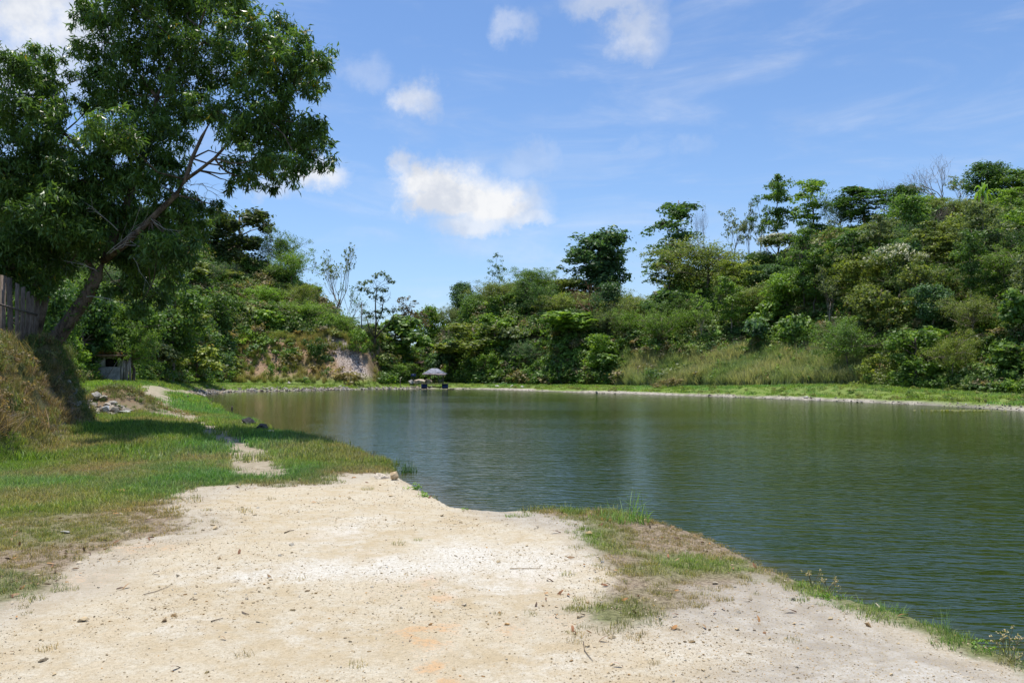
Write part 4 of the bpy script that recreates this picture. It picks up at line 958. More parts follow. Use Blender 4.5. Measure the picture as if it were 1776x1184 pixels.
# ------------------------------------------------------------------ the big leaning tree on the bank
def big_tree():
    rng = np.random.default_rng(5); w = G(); c = G(); Y0 = 23.5
    def P(u, v, dy=0.0): return at(u, v, Y0 + dy)
    base = P(84, 600); base[2] = H1(base[0], base[1])
    e = empty('big_leaning_tree', tuple(base)); tag(e, 'large dark leaning tree with dense sickle leaves rooted on the earth bank', 'tree')
    trunk = np.array([P(60, 632), P(84, 604), P(118, 560, -.1), P(150, 515, -.2), P(168, 478, -.3), P(186, 440, -.3)])
    tube(w, trunk, [.36, .27, .20, .185, .17, .15], 12, .5, 0)
    main = np.array([trunk[-1], P(205, 395), P(228, 330, .2), P(248, 285, .2), P(262, 225, .1), P(272, 170, 0), P(290, 120, -.2), P(318, 80, -.4), P(345, 48, -.6)])
    tube(w, main, [.14, .115, .095, .08, .07, .06, .05, .04, .03], 9)
    m2 = np.array([P(180, 452, -.3), P(215, 425, -.9), P(262, 380, -1.2), P(305, 338, -1.3), P(322, 312, -1.3), P(333, 275, -1.2), P(350, 238, -1.1), P(368, 205, -1.0), P(395, 180, -.9)])
    tube(w, m2, [.11, .095, .085, .078, .07, .055, .048, .04, .03], 8)
    m3 = np.array([P(322, 312, -1.3), P(345, 296, -1.5), P(372, 275, -1.8), P(395, 250, -2.0), P(420, 222, -2.0), P(452, 200, -1.9), P(500, 158, -1.6)])
    tube(w, m3, [.055, .048, .042, .036, .032, .027, .018], 7)
    m4 = np.array([P(228, 330, .2), P(190, 300, .8), P(150, 270, 1.2), P(110, 230, 1.3), P(80, 170, 1.0)]); tube(w, m4, [.08, .06, .05, .04, .025], 7)
    m5 = np.array([P(168, 478, -.3), P(135, 430, .6), P(95, 400, 1.0), P(50, 380, 1.0), P(10, 350, .8)]); tube(w, m5, [.09, .07, .055, .04, .03], 7)
    m6 = np.array([P(272, 170), P(235, 120, .6), P(200, 80, .9), P(180, 30, 1.0)]); tube(w, m6, [.05, .04, .03, .02], 6)
    nodes = np.concatenate([main[2:], m2[2:], m3[1:], m4[1:], m5[1:], m6[1:]])
    CLm = [(28, 108, 46), (62, 92, 34), (90, 118, 34), (55, 150, 48), (98, 165, 32), (18, 190, 58), (80, 205, 46), (100, 250, 44), (50, 260, 55), (10, 300, 60), (70, 310, 55), (110, 300, 40),
           (150, 22, 40), (150, 80, 34), (190, 45, 46), (230, 10, 60), (290, 15, 60), (350, 10, 60), (405, 12, 48), (190, 110, 46), (160, 135, 36), (240, 75, 56), (300, 80, 52), (350, 75, 50), (398, 70, 42), (170, 185, 42), (215, 165, 52), (265, 140, 50),
           (320, 140, 48), (375, 125, 36), (200, 225, 46), (170, 250, 40), (250, 215, 50), (305, 200, 50), (345, 180, 36),
           (445, 45, 36), (480, 55, 40), (515, 82, 42), (550, 100, 30), (440, 95, 40), (490, 110, 42), (535, 128, 36), (428, 130, 36), (470, 150, 40), (510, 150, 34), (560, 108, 20),
           (418, 180, 38), (455, 190, 40), (500, 205, 42), (540, 220, 36), (566, 238, 20), (385, 215, 28), (425, 225, 38), (470, 240, 44), (515, 250, 40), (550, 262, 28), (560, 285, 14), (450, 275, 36), (490, 290, 34), (410, 280, 30), (520, 285, 26), (430, 310, 22), (470, 315, 20), (400, 318, 14),
           (290, 245, 46), (250, 270, 48), (200, 285, 50), (155, 300, 46), (300, 290, 30), (280, 325, 44), (235, 325, 50), (185, 345, 52), (320, 350, 34), (350, 352, 22), (372, 356, 18), (140, 345, 50), (90, 365, 54), (35, 370, 60),
           (300, 378, 44), (340, 385, 34), (255, 380, 50), (205, 395, 52), (155, 405, 46), (100, 410, 50), (45, 420, 52), (0, 400, 50), (250, 425, 46), (290, 430, 46), (330, 430, 30), (215, 445, 40), (270, 470, 42), (300, 480, 26), (240, 490, 36),
           (270, 510, 26), (210, 500, 28), (135, 445, 36), (80, 460, 44), (25, 465, 44), (60, 495, 30), (240, 530, 20),
           (180, -60, 70), (280, -70, 80), (380, -50, 60), (60, -40, 0), (320, -150, 70), (220, -160, 60), (-60, 200, 70), (-80, 330, 80), (-60, 440, 60), (-110, 120, 60)]
    for (u, v, r) in CLm:
        if r == 0: continue
        dense = 1.0 if (u < 330 and v > 160) else .82
        dy = rng.normal() * 1.2 + (1.2 if u > 400 else 0) * -1; R_ = r / F * Y0; cen = P(u, v, dy)
        k = np.argmin(((nodes - cen) ** 2).sum(1) + 2.0 * (nodes[:, 2] > cen[2] + .3)); 
        tube(w, bend(nodes[k], cen, rng, 6, .10), np.linspace(.03, .009, 6), 5)
        ns = max(6, int(24 * (r / 45) ** 2)); d = nrm(rng.normal(size=(ns, 3))); sc_ = cen + d * np.array([1, 1.25, .85]) * R_ * rng.uniform(.35, .98, (ns, 1))
        for q in sc_[::2]: tube(w, bend(cen, q, rng, 4, .08), [.009, .007, .005, .004], 3, cap=False)
        nl = int(1500 * (r / 45) ** 2 * dense); k = rng.integers(0, ns, nl); sr = R_ * rng.uniform(.09, .21, ns)
        Pp = sc_[k] + rng.normal(size=(nl, 3)) * sr[k][:, None] * [1, 1, .8]
        Pp[:, 2] -= np.abs(rng.normal(size=nl)) * .06
        # sickle leaves hanging from the twigs: three segments each
        n = nl; az = rng.uniform(0, 6.283, n); el = rng.normal(-.55, .55, n); t = np.stack([np.cos(az) * np.cos(el), np.sin(az) * np.cos(el), np.sin(el)], 1)
        s_ = nrm(np.cross(t, np.array([0, 0, 1.0]) + rng.normal(size=(n, 3)) * .5)); nn = np.cross(s_, t); L = rng.uniform(.15, .25, n)[:, None]; W_ = L * rng.uniform(.10, .14, (n, 1)); bd = rng.uniform(-.22, .22, (n, 1)) * L
        a0 = Pp; a1 = Pp + t * L * .45 + s_ * bd; a2 = Pp + t * L + [0, 0, -.02] - s_ * bd * .3
        V = np.stack([a0, a1 + s_ * W_ - nn * W_ * .3, a1 - s_ * W_ - nn * W_ * .3, a2], 1).reshape(-1, 3); i = np.arange(n)[:, None] * 4
        T = np.concatenate([i + [0, 2, 1], i + [1, 2, 3]]).reshape(-1, 3)
        yel = (rng.random(n) < (.035 if (u > 380 and v < 140) else .004)); 
        tt = np.clip(.47 + (rng.normal(size=ns) * .14)[k] + rng.normal(size=n) * .15, .02, .97); tt = np.where(yel, .995, tt)
        c.add(V, T, np.repeat(tt, 4), 0)
    # bare twigs in the lower gaps and inside the crown
    for (a, b_) in [((330, 322), (412, 345)), ((350, 318), (395, 352)), ((338, 330), (372, 345)), ((322, 312), (360, 318)), ((190, 440), (262, 452)), ((205, 400), (150, 362)), ((168, 470), (110, 452)), ((230, 440), (262, 500)), ((185, 440), (240, 395)), ((150, 515), (220, 528)), ((262, 380), (320, 400)), ((195, 430), (252, 330)), ((215, 425), (300, 455))]:
        q0, q1 = P(*a, -1.3), P(*b_, -1.6); PP = bend(q0, q1, rng, 7, .12); tube(w, PP, np.linspace(.011, .003, 7), 4, .9, 1)
        for k in range(4): tube(w, bend(PP[2 + k], PP[2 + k] + (q1 - q0) * .25 + rng.normal(size=3) * .18, rng, 4, .1), [.006, .005, .004, .002], 3, .9, 1, cap=False)
    # roots gripping the bank
    for i in range(9):
        a = rng.uniform(-2.4, .9); q = base + np.array([math.cos(a) * rng.uniform(.5, 1.2), math.sin(a) * rng.uniform(.4, 1.0), 0]); q[2] = H1(q[0], q[1]) - .05
        if q[2] < base[2] - .55: continue
        tube(w, bend(base + [0, 0, .15], q, rng, 5, .12), np.linspace(.11, .03, 5), 6)
    for G_ in (w, c): G_.v = [v - base for v in G_.v]
    print('big tree tris', sum(map(len, c.t)), sum(map(len, w.t)))
    obj('trunk', w.mesh('trunk', [BARK1, PALE], True), e); obj('crown', c.mesh('crown', [LEAFM]), e)
    # creeper on the lower trunk
    g = G(); k = rng.integers(0, 3, 900); f = rng.random((900, 1)); Pp = trunk[k + 1] * (1 - f) + trunk[np.minimum(k + 2, 5)] * f + rng.normal(size=(900, 3)) * [.13, .13, .13]
    leafcards(g, Pp - base, nrm(rng.normal(size=(900, 3)) + [.2, -.8, .5]), .05, .032, rng, rng.uniform(.1, 1, 900)); o = obj('creeper', g.mesh('creeper', [FOL]), e); o.color = (*MIDG, 1)
big_tree()

# ------------------------------------------------------------------ shed, plank fence, stones, gazebo, poles
def part(name, g, mats, parent, smooth=False): return obj(name, g.mesh(name, mats, smooth), parent)
def shed():
    p = hit(186, 662, 40); Y = p[1]; s = Y / F; e = empty('concrete_shed', (p[0], Y, p[2])); tag(e, 'small grey concrete shed half hidden in shade under a leaf-covered roof', 'shed')
    W = 46 * s; Hh = 45 * s; x0 = (160 - 186) * s; D_ = 1.5
    e.rotation_euler = (0, 0, R(20))
    g = G()
    # front wall built round the window opening
    box(g, (x0 + W / 2, .1, .5 * Hh * .58 - .1), (W, .15, Hh * .58 + .2)); box(g, (x0 + W * .24, .1, Hh * .78), (W * .48, .15, Hh * .44)); box(g, (x0 + W * .95, .1, Hh * .78), (W * .10, .15, Hh * .44)); box(g, (x0 + W * .69, .1, Hh * .95), (W * .42, .15, Hh * .10))
    box(g, (x0 + .07, D_ / 2 + .18, Hh * .5), (.14, D_, Hh)); box(g, (x0 + W * 1.16, D_ / 2 + .18, Hh * .5), (.14, D_, Hh)); box(g, (x0 + W * .58, D_ + .2, Hh * .5), (W * 1.14, .12, Hh))
    part('wall', g, [CONC], e)
    g = G(); box(g, (x0 + W * .69, .30, Hh * .74), (W * .42, .04, Hh * .32)); part('window', g, [DARK], e)
    for i, (dx, wd_, tl, hh) in enumerate([(.03, .17, .02, .86), (.22, .15, -.05, .92), (.40, .20, .09, .84), (.62, .14, -.03, .95)]):
        g = G(); box(g, (x0 + W + dx + wd_ / 2, .04 + .03 * (i % 2), Hh * hh / 2), (wd_, .035, Hh * hh), 0, ry=tl); o = part('plank', g, [WOODG], e); o.color = (1.5, 1.5, 1.6, 1)
    g = G(); box(g, (x0 + W * .66, .95, Hh + .10), (W * 1.5, 2.9, .08), ry=.02, rx=.05); box(g, (x0 + W * .66, -.52, Hh + .02), (W * 1.5, .07, .14)); o = part('roof', g, [RUST], e)
    g = G(); rr = np.random.default_rng(3); n = 900; P_ = np.stack([x0 + W * .66 + rr.uniform(-.85, .85, n) * W, .9 + rr.uniform(-1.4, 1.5, n), Hh + .2 + rr.uniform(0, .35, n) * rr.random(n)], 1)
    leafcards(g, P_, nrm(rr.normal(size=(n, 3)) + [0, 0, 1]), .09, .05, rr, rr.uniform(0, 1, n)); o = part('leaf_cover', g, [FOL], e); o.color = (.26, .16, .08, 1)
    g = G(); tube(g, np.array([(x0 + W * .50, -.45, .05), (x0 + W * .95, -.1, Hh * .9)]), .035, 6); o = part('leaning_pole', g, [WOODG], e); o.color = (1, 1, 1, 1)
shed()
def fence():
    a = at(2, 560, 19.3)
    e = empty('plank_fence', (a[0], a[1], H1(a[0], a[1]))); tag(e, 'weathered upright plank fence on top of the left bank', 'fence'); rr = np.random.default_rng(9)
    US = [(-42, 476, 20, .24), (-20, 480, 20, .24), (4, 475, 20, .24), (20, 478, 19, .24), (30, 489, 18, .2), (38, 495, 18, .18), (45, 503, 17, .16), (53, 510, 17, .15), (60, 513, 18, .12)]
    for i, (u, vt, w_, hh) in enumerate(US):
        Y = 18.6 + (u + 42) / 102 * 4.0; x = upos(u) * Y; z0 = H1(x, Y) - .15; zt = at(u, vt, Y)[2]; wd_ = [.15, .13, .13, .14, .11, .12, .10, .12, .14][i]
        g = G(); h = zt - z0; n = 5
        if True:
            b = wd_ / 2; q1, q2 = rr.uniform(.01, .07, 2); V_ = np.array([(-b, -.025, 0), (b * rr.uniform(.85, 1.1), -.025, 0), (b * rr.uniform(.85, 1.1), .025, 0), (-b, .025, 0), (-b * rr.uniform(.8, 1), -.025, h - q1), (b * rr.uniform(.8, 1), -.025, h - q2), (b * .9, .022, h - q2), (-b * .9, .022, h - q1)])
            g.add(V_, [[0, 1, 5], [0, 5, 4], [1, 2, 6], [1, 6, 5], [2, 3, 7], [2, 7, 6], [3, 0, 4], [3, 4, 7], [4, 5, 6], [4, 6, 7]])
        o = part('plank', g, [WOODG], e); o.location = (x - a[0], Y - a[1], z0 - e.location.z); o.rotation_euler = (rr.normal() * .02, rr.normal() * .03, R(35)); q = rr.uniform(.5, .85); o.color = (q, q * .9, q * .8, 1)
    g = G(); A_ = np.array([upos(-42) * 18.6 - a[0], 18.6 - a[1] + .09, .95 + .0]); B_ = np.array([upos(60) * 22.6 - a[0], 22.6 - a[1] + .09, .9 + H1(upos(60) * 22.6, 22.6) - e.location.z]); tube(g, np.array([A_, (A_ + B_) / 2, B_]), .03, 5); o = part('rail', g, [WOODG], e); o.color = (.6, .6, .6, 1)
    # broken leaning stump post at the fence end
    Y = 22.9; x = upos(72) * Y; z0 = H1(x, Y) - .1; g = G(); zt = at(80, 514, Y)[2] - z0
    tube(g, np.array([(-.22, 0, 0), (-.06, 0, zt * .55), (.10, 0, zt)]), [.13, .12, .08], 7); o = obj('broken_stump', g.mesh('broken_stump', [BARK1]), None, (x, Y, z0)); tag(o, 'dark broken stump leaning right at the end of the plank fence', 'stump')
fence()

HEAPN = [11]
RK = [rockmesh(900 + i, 20, .62) for i in range(8)]
def rock(u, vb, w, h, label, color=(1, 1, 1), name='rock', seed=0, group=None, cat='rock', dz=0, p=None):
    if p is None and HEAPN[0] > 0: HEAPN[0] -= 1; w *= 1.45; h *= 1.4; dz = .05
    p = hit(u, vb) if p is None else p; s = p[1] / F; me = RK[seed % 8]
    o = obj(name, me, None, (p[0], p[1], p[2] + h * s * .22 + dz), (0.1 * (seed % 3), .1 * ((seed * 7) % 4 - 1), seed * 1.3), (w * s * .92, w * s * .8, h * s * 1.25)); o.color = (*color, 1); tag(o, label, cat, group); return o
rock(168, 694, 15, 13, 'largest pale boulder on top of the rock heap below the leaning tree', (1.25, 1.2, 1.15), seed=1)
rock(186, 708, 12, 10, 'pinkish grey rock in the middle of the heap below the leaning tree', (1.1, 1.0, .92), seed=2)
rock(197, 704, 10, 9, 'small squarish rock at the back right of the rock heap', (1.0, .95, .9), seed=3)
rock(183, 717, 17, 13, 'bluish grey angular rock at the front of the heap', (1.0, 1.08, 1.2), seed=4)
rock(196, 714, 13, 11, 'tan rock touching the bluish angular rock in the heap', (1.1, 1.0, .85), seed=5)
rock(214, 719, 27, 8, 'low flat slab at the right end of the rock heap', (.9, .95, .9), seed=6)
rock(148, 706, 13, 8, 'reddish rock at the left side of the rock heap', (1.1, .85, .72), seed=7)
rock(128, 688, 12, 14, 'bluish rock wedged under the bank edge below the trunk', (.85, .92, 1.05), seed=0)
rock(168, 722, 9, 6, 'small grey rock in the grass in front of the heap', (.8, .85, .9), seed=2)
rock(150, 697, 14, 7, 'brownish flat rock behind the reddish one in the heap', (1.0, .88, .72), seed=3)
rock(158, 712, 9, 6, 'small rust-coloured rock low in the middle of the heap', (1.1, .8, .62), seed=5)
hr = np.random.default_rng(21); HEAPN[0] = 0
for k in range(48):
    uu, vv = hr.uniform(134, 224), hr.uniform(684, 722); vv = max(vv, 684 + abs(uu - 165) * .55); q = hr.uniform(.6, 1.1)
    rock(uu, vv, hr.uniform(9, 19), hr.uniform(7, 12), 'small broken stone filling the rock heap below the leaning tree', (q, q * .93, q * .85), 'rubble_stone', k, 'small stones of the rock heap', 'stone')
rock(118, 664, 13, 10, 'pale rock sticking out of the bank under the tree roots', (.9, .86, .8), seed=6)
rock(107, 650, 11, 9, 'dark rock among the roots under the leaning trunk', (.5, .47, .43), seed=1)
rock(25, 726, 13, 9, 'grey rock showing in the dark hollow of the left bank', (.8, .85, .95), seed=4)
rock(431, 741, 32, 24, 'dark rounded rock at the near shore, leftmost of three', (.16, .16, .17), seed=1, dz=.05)
rock(455, 751, 24, 25, 'dark rock at the near shore, between a dark and a pale one', (.15, .15, .16), seed=2, dz=.05)
rock(467, 755, 24, 14, 'pale flat rock at the right end of the shoreline trio', (1.0, .95, .9), seed=3, dz=.03)
rock(419, 738, 12, 12, 'small tan rock left of the two dark shoreline rocks', (1.1, 1.0, .9), seed=4)
rock(368, 701, 10, 3, 'small pale stone in the grass beside the pond inlet', (1.2, 1.15, 1.05), seed=5)
# stones lying on the dirt
ST = [(214, 853, 31, 9, (1.5, .95, .38), 'flat orange stone lying in the grass on the left'), (113, 924, 22, 8, (1.15, 1.15, 1.1), 'flat pale grey stone half sunk in the left grass'),
      (1021, 927, 16, 12, (1.35, 1.05, .55), 'yellow rounded stone on the bare soil near the grassy patch'), (285, 1078, 16, 10, (.75, .55, .35), 'brown pointed stone, the largest of the close group on the open dirt'),
      (303, 1069, 13, 7, (1.0, .68, .34), 'orange-brown stone touching the largest pointed brown stone'), (76, 1145, 21, 8, (.55, .45, .32), 'dark flat stone near the bottom left corner of the dirt'),
      (508, 1058, 11, 8, (.9, .72, .45), 'tan stone alone in the middle of the dirt right of the small twigs'), (321, 1031, 9, 5, (1.3, .72, .28), 'small bright orange stone above the brown pair'),
      (421, 1046, 8, 5, (.75, .55, .35), 'small dark tan stone left of the twin pebbles'), (534, 1025, 9, 5, (.7, .5, .3), 'brown pebble right of the centre of the dirt'), (548, 1029, 8, 4, (1.1, .75, .35), 'orange pebble beside the brown pebble'),
      (447, 1080, 10, 5, (.65, .6, .5), 'dark grey stone beside a short twig on the dirt'), (358, 1167, 12, 6, (1.0, .8, .42), 'mustard stone near the bottom of the dirt'), (838, 1174, 8, 6, (1.2, .7, .3), 'orange stone by the orange stains at the bottom'),
      (1376, 1041, 11, 14, (.9, .82, .65), 'upright pale stone on the grey soil by the water edge'), (1163, 1029, 11, 7, (.95, .75, .45), 'tan curled clod on the grey soil'), (1200, 1115, 13, 7, (1.0, .72, .4), 'orange-brown stone on the lower right grey soil'),
      (1326, 1098, 9, 6, (1.2, .65, .35), 'small red-orange stone on the right grey soil'), (302, 1035, 1, 1, (1, 1, 1), ''), (1045, 975, 9, 7, (1.3, 1.28, 1.2), 'white stone at the left edge of the grassy patch'), (1382, 1157, 10, 6, (.8, .75, .65), 'grey stone near the bottom right of the dirt'),
      (640, 1130, 8, 5, (1.0, .72, .4), 'tan pebble low in the dirt left of the orange stains'), (866, 1063, 9, 5, (1.1, .68, .32), 'orange pebble right of the white band')]
for i, (u, v, w_, h_, c_, lab) in enumerate(ST):
    if not lab: continue
    rock(u, v, w_, h_, lab, c_, 'stone', i + 1, cat='stone', dz=-.003)

# twigs on the dirt, fallen red-brown leaves
def twig(pts, r, lab, color=(.6, .5, .42)):
    P_ = np.array([hit(u, v) + [0, 0, .008] for u, v in pts]); rr = np.random.default_rng(len(lab)); g = G(); Q_ = np.repeat(P_, 1, 0) + rr.normal(size=P_.shape) * .002
    tube(g, Q_ - P_[0], np.linspace(r, r * .5, len(P_)), 5); o = obj('twig', g.mesh('twig', [WOODG]), None, tuple(P_[0])); o.color = (*color, 1); tag(o, lab, 'twig')
twig([(249, 1033), (270, 1026), (288, 1021), (300, 1014)], .003, 'long thin grey twig on the upper left dirt')
twig([(366, 1080), (372, 1077), (380, 1076), (386, 1074)], .004, 'short bent dark twig left of the dark grey stone', (.3, .25, .2))
twig([(420, 1063), (427, 1066), (432, 1067)], .005, 'straight stubby grey stick above the dark grey stone', (.7, .65, .6))
twig([(493, 925), (502, 922), (510, 921)], .006, 'small dark stick near the upper middle of the dirt', (.5, .4, .3))
twig([(884, 988), (905, 988), (938, 987)], .004, 'thin straw-coloured stick in the white band', (1.4, 1.2, .8))
twig([(1012, 1115), (1014, 1130), (1022, 1142), (1028, 1148)], .003, 'curved dark twig below the grassy patch', (.4, .35, .3))
def fleaf(u, v, w_, lab, color, rz=0):
    p = hit(u, v); s = p[1] / F; o = obj('fallen_leaf', lfm[len(lab) % 4].copy(), None, (p[0], p[1], p[2] + .015), (.25, .1, rz), (w_ * s,) * 3); o.data.materials.clear(); o.data.materials.append(LFM); o.color = (*color, 1); tag(o, lab, 'leaf')
LFM, nt, out = newmat('dry_leaf'); princ(nt, out, N(nt, 'ShaderNodeObjectInfo').outputs['Color'], .7, .3)
for a_ in [(963, 925, 20, 'red-brown fallen leaf left of the yellow rounded stone', (.36, .13, .08), .2), (1152, 914, 14, 'whitish fallen leaf at the grass edge by the water', (.62, .58, .50), .1), (1095, 946, 13, 'rust-red fallen leaf in the middle of the grassy patch', (.32, .13, .07), .4),
           (1296, 1043, 15, 'long brown fallen leaf on the right grey soil', (.28, .15, .08), -.2), (1370, 1063, 24, 'long reddish fallen leaf on grey soil near the water', (.45, .26, .16), .05), (1007, 1070, 20, 'dark brown curled leaf at the bottom of the grassy patch', (.16, .08, .05), .5),
           (1293, 971, 14, 'orange fallen leaf at the right end of the grassy patch', (.45, .20, .08), -.2), (1070, 1157, 22, 'narrow reddish leaf at the bottom middle of the dirt', (.38, .20, .13), -.4), (1171, 1070, 16, 'pink-brown fallen leaf below the tan clod', (.42, .22, .16), .6), (408, 1009, 13, 'grey-brown curled leaf left of the white band', (.30, .22, .17), .2),
           (1051, 1016, 16, 'brown fallen leaf near the lower left of the grassy patch', (.26, .12, .07), .3), (1120, 925, 10, 'dark fallen leaf in the upper grassy patch', (.12, .07, .05), .3), (1240, 1064, 14, 'rusty fallen leaf beside the long brown one', (.40, .20, .10), .9)]: fleaf(*a_)

# grass tufts and weeds at the water edge
gtm = [tuft(640 + i, 34, .40, .14, .009, .9, 5, .6) for i in range(4)] ; gts = [tuft(650 + i, 130, .17, .24, .008, .8, 4, .75) for i in range(3)]
def edgetuft(u, v, w_, h_, lab, color=(.13, .24, .06), long=True, name='grass_tuft', cat='grass tuft', z=None, Y=None):
    p = hit(u, v) if Y is None else np.array([upos(u) * Y, Y, z]); s = p[1] / F; me = (gtm if long else gts)[len(lab) % 3].copy(); me.materials.clear(); me.materials.append(FOL)
    sc_ = h_ * s / (.33 if long else .19); o = obj(name, me, None, (p[0], p[1], p[2] - .02), (0, 0, len(lab)), (w_ * s / (.42 if long else .42), w_ * s / .5, sc_)); o.color = (*color, 1); tag(o, lab, cat)
edgetuft(958, 882, 62, 42, 'long wispy grass tuft at the water edge above the grey soil')
edgetuft(1050, 898, 64, 30, 'dense bright grass tuft leaning over the water, left of its pair', long=False)
edgetuft(1105, 905, 80, 44, 'long arching grass tuft leaning over the water, right of its pair')
edgetuft(1085, 905, 70, 26, 'short thick bright grass filling under the long arching tuft', long=False)
edgetuft(1355, 992, 40, 46, 'sparse tall grass blades at the corner of the grassy patch')
edgetuft(1420, 1022, 40, 16, 'small green weed on the water edge of the grey soil', long=False)
edgetuft(1545, 1062, 50, 22, 'leafy green grass clump on the lower right water edge', long=False)
edgetuft(1655, 1095, 54, 26, 'grass clump near the bottom right water edge', long=False)
edgetuft(1640, 1100, 34, 40, 'few tall blades above the bottom right water edge')
edgetuft(1745, 1150, 40, 34, 'yellowish grass clump in the bottom right corner', (.25, .24, .09), long=False)
edgetuft(690, 820, 52, 26, 'dark green grass growing in the water behind the crumbled bank corner', (.05, .11, .03), long=False, z=WZ, Y=onz(692, 820, WZ)[1])
edgetuft(712, 816, 26, 16, 'small dark grass clump in the water at the end of the bank corner', (.05, .11, .03), long=False, z=WZ, Y=onz(710, 818, WZ)[1])
def seedweed(u, v, h_, lab, k=5):
    p = hit(u, v); s = p[1] / F; rr = np.random.default_rng(len(lab) + k); g = G()
    for i in range(k):
        top = np.array([rr.normal() * .35, rr.normal() * .2, rr.uniform(.7, 1)]) * h_ * s; P_ = bend((0, 0, 0), top, rr, 5, .08); tube(g, P_, np.linspace(.0035, .002, 5), 3, .3, cap=False)
        for q in range(4):
            tp = top + rr.normal(size=3) * h_ * s * .12; tube(g, bend(P_[3], tp, rr, 3), .0016, 3, .3, cap=False); P2 = tp + rr.normal(size=(6, 3)) * .006; leafcards(g, P2, nrm(rr.normal(size=(6, 3))), .006, .004, rr, rr.uniform(.6, 1, 6))
    P2 = rr.normal(size=(14, 3)) * [.04, .04, .015] + [0, 0, .02]; leafcards(g, P2, nrm(rr.normal(size=(14, 3)) + [0, 0, 1]), .016, .007, rr, rr.uniform(0, .5, 14))
    o = obj('seeding_weed', g.mesh('seeding_weed', [FOL]), None, tuple(p)); o.color = (.33, .30, .19, 1); tag(o, lab, 'weed')
seedweed(1220, 925, 32, 'dry seed-headed weed standing at the water side of the grassy patch')
seedweed(1245, 932, 30, 'dry seed-headed weed just right of a taller one by the patch', 4)
seedweed(1332, 972, 38, 'brown seeding weed against the water at the patch corner', 4)
seedweed(1408, 1018, 30, 'whitish seeding weed on the edge right of the grassy patch', 3)
seedweed(1437, 1030, 26, 'low seeding weed with fine stalks right of the whitish one', 4)
seedweed(1750, 1148, 50, 'tall dry seeding stalks in the bottom right corner', 5)
seedweed(574, 772, 16, 'dry seeding weed on the green bank before the water', 5)

lw = [clump(840 + i, 110, .10, .10, .016, .6) for i in range(3)]
for i, (u, v, w_, lab) in enumerate([(716, 848, 26, 'low leafy weed creeping down the sand edge below the clay corner'), (738, 861, 24, 'second leafy weed lower on the sand edge below the clay corner'), (806, 885, 12, 'tiny green weed at the inner corner of the sandy shore'), (1440, 1040, 26, 'small leafy weed at the water edge right of the grassy patch'), (1290, 950, 24, 'leafy weed on the water side of the grassy patch'), (1705, 1128, 34, 'leafy weed on the bank near the bottom right corner')]):
    p = hit(u, v); s_ = w_ * p[1] / F / .2; me = lw[i % 3].copy(); me.materials.clear(); me.materials.append(FOL); o = obj('leafy_weed', me, None, tuple(p), (0, 0, i), (s_, s_, s_ * .8)); o.color = (.13, .24, .04, 1); tag(o, lab, 'weed')
# crumbled clay corner of the near bank
rock(684, 832, 18, 26, 'crumbled orange clay lump at the corner of the near bank', (1.5, 1.15, .75), 'clay_lump', 3, cat='clay lump')
rock(664, 830, 30, 14, 'pale crusted clay edge left of the orange clay lump', (1.5, 1.35, 1.15), 'clay_lump', 5, cat='clay lump')

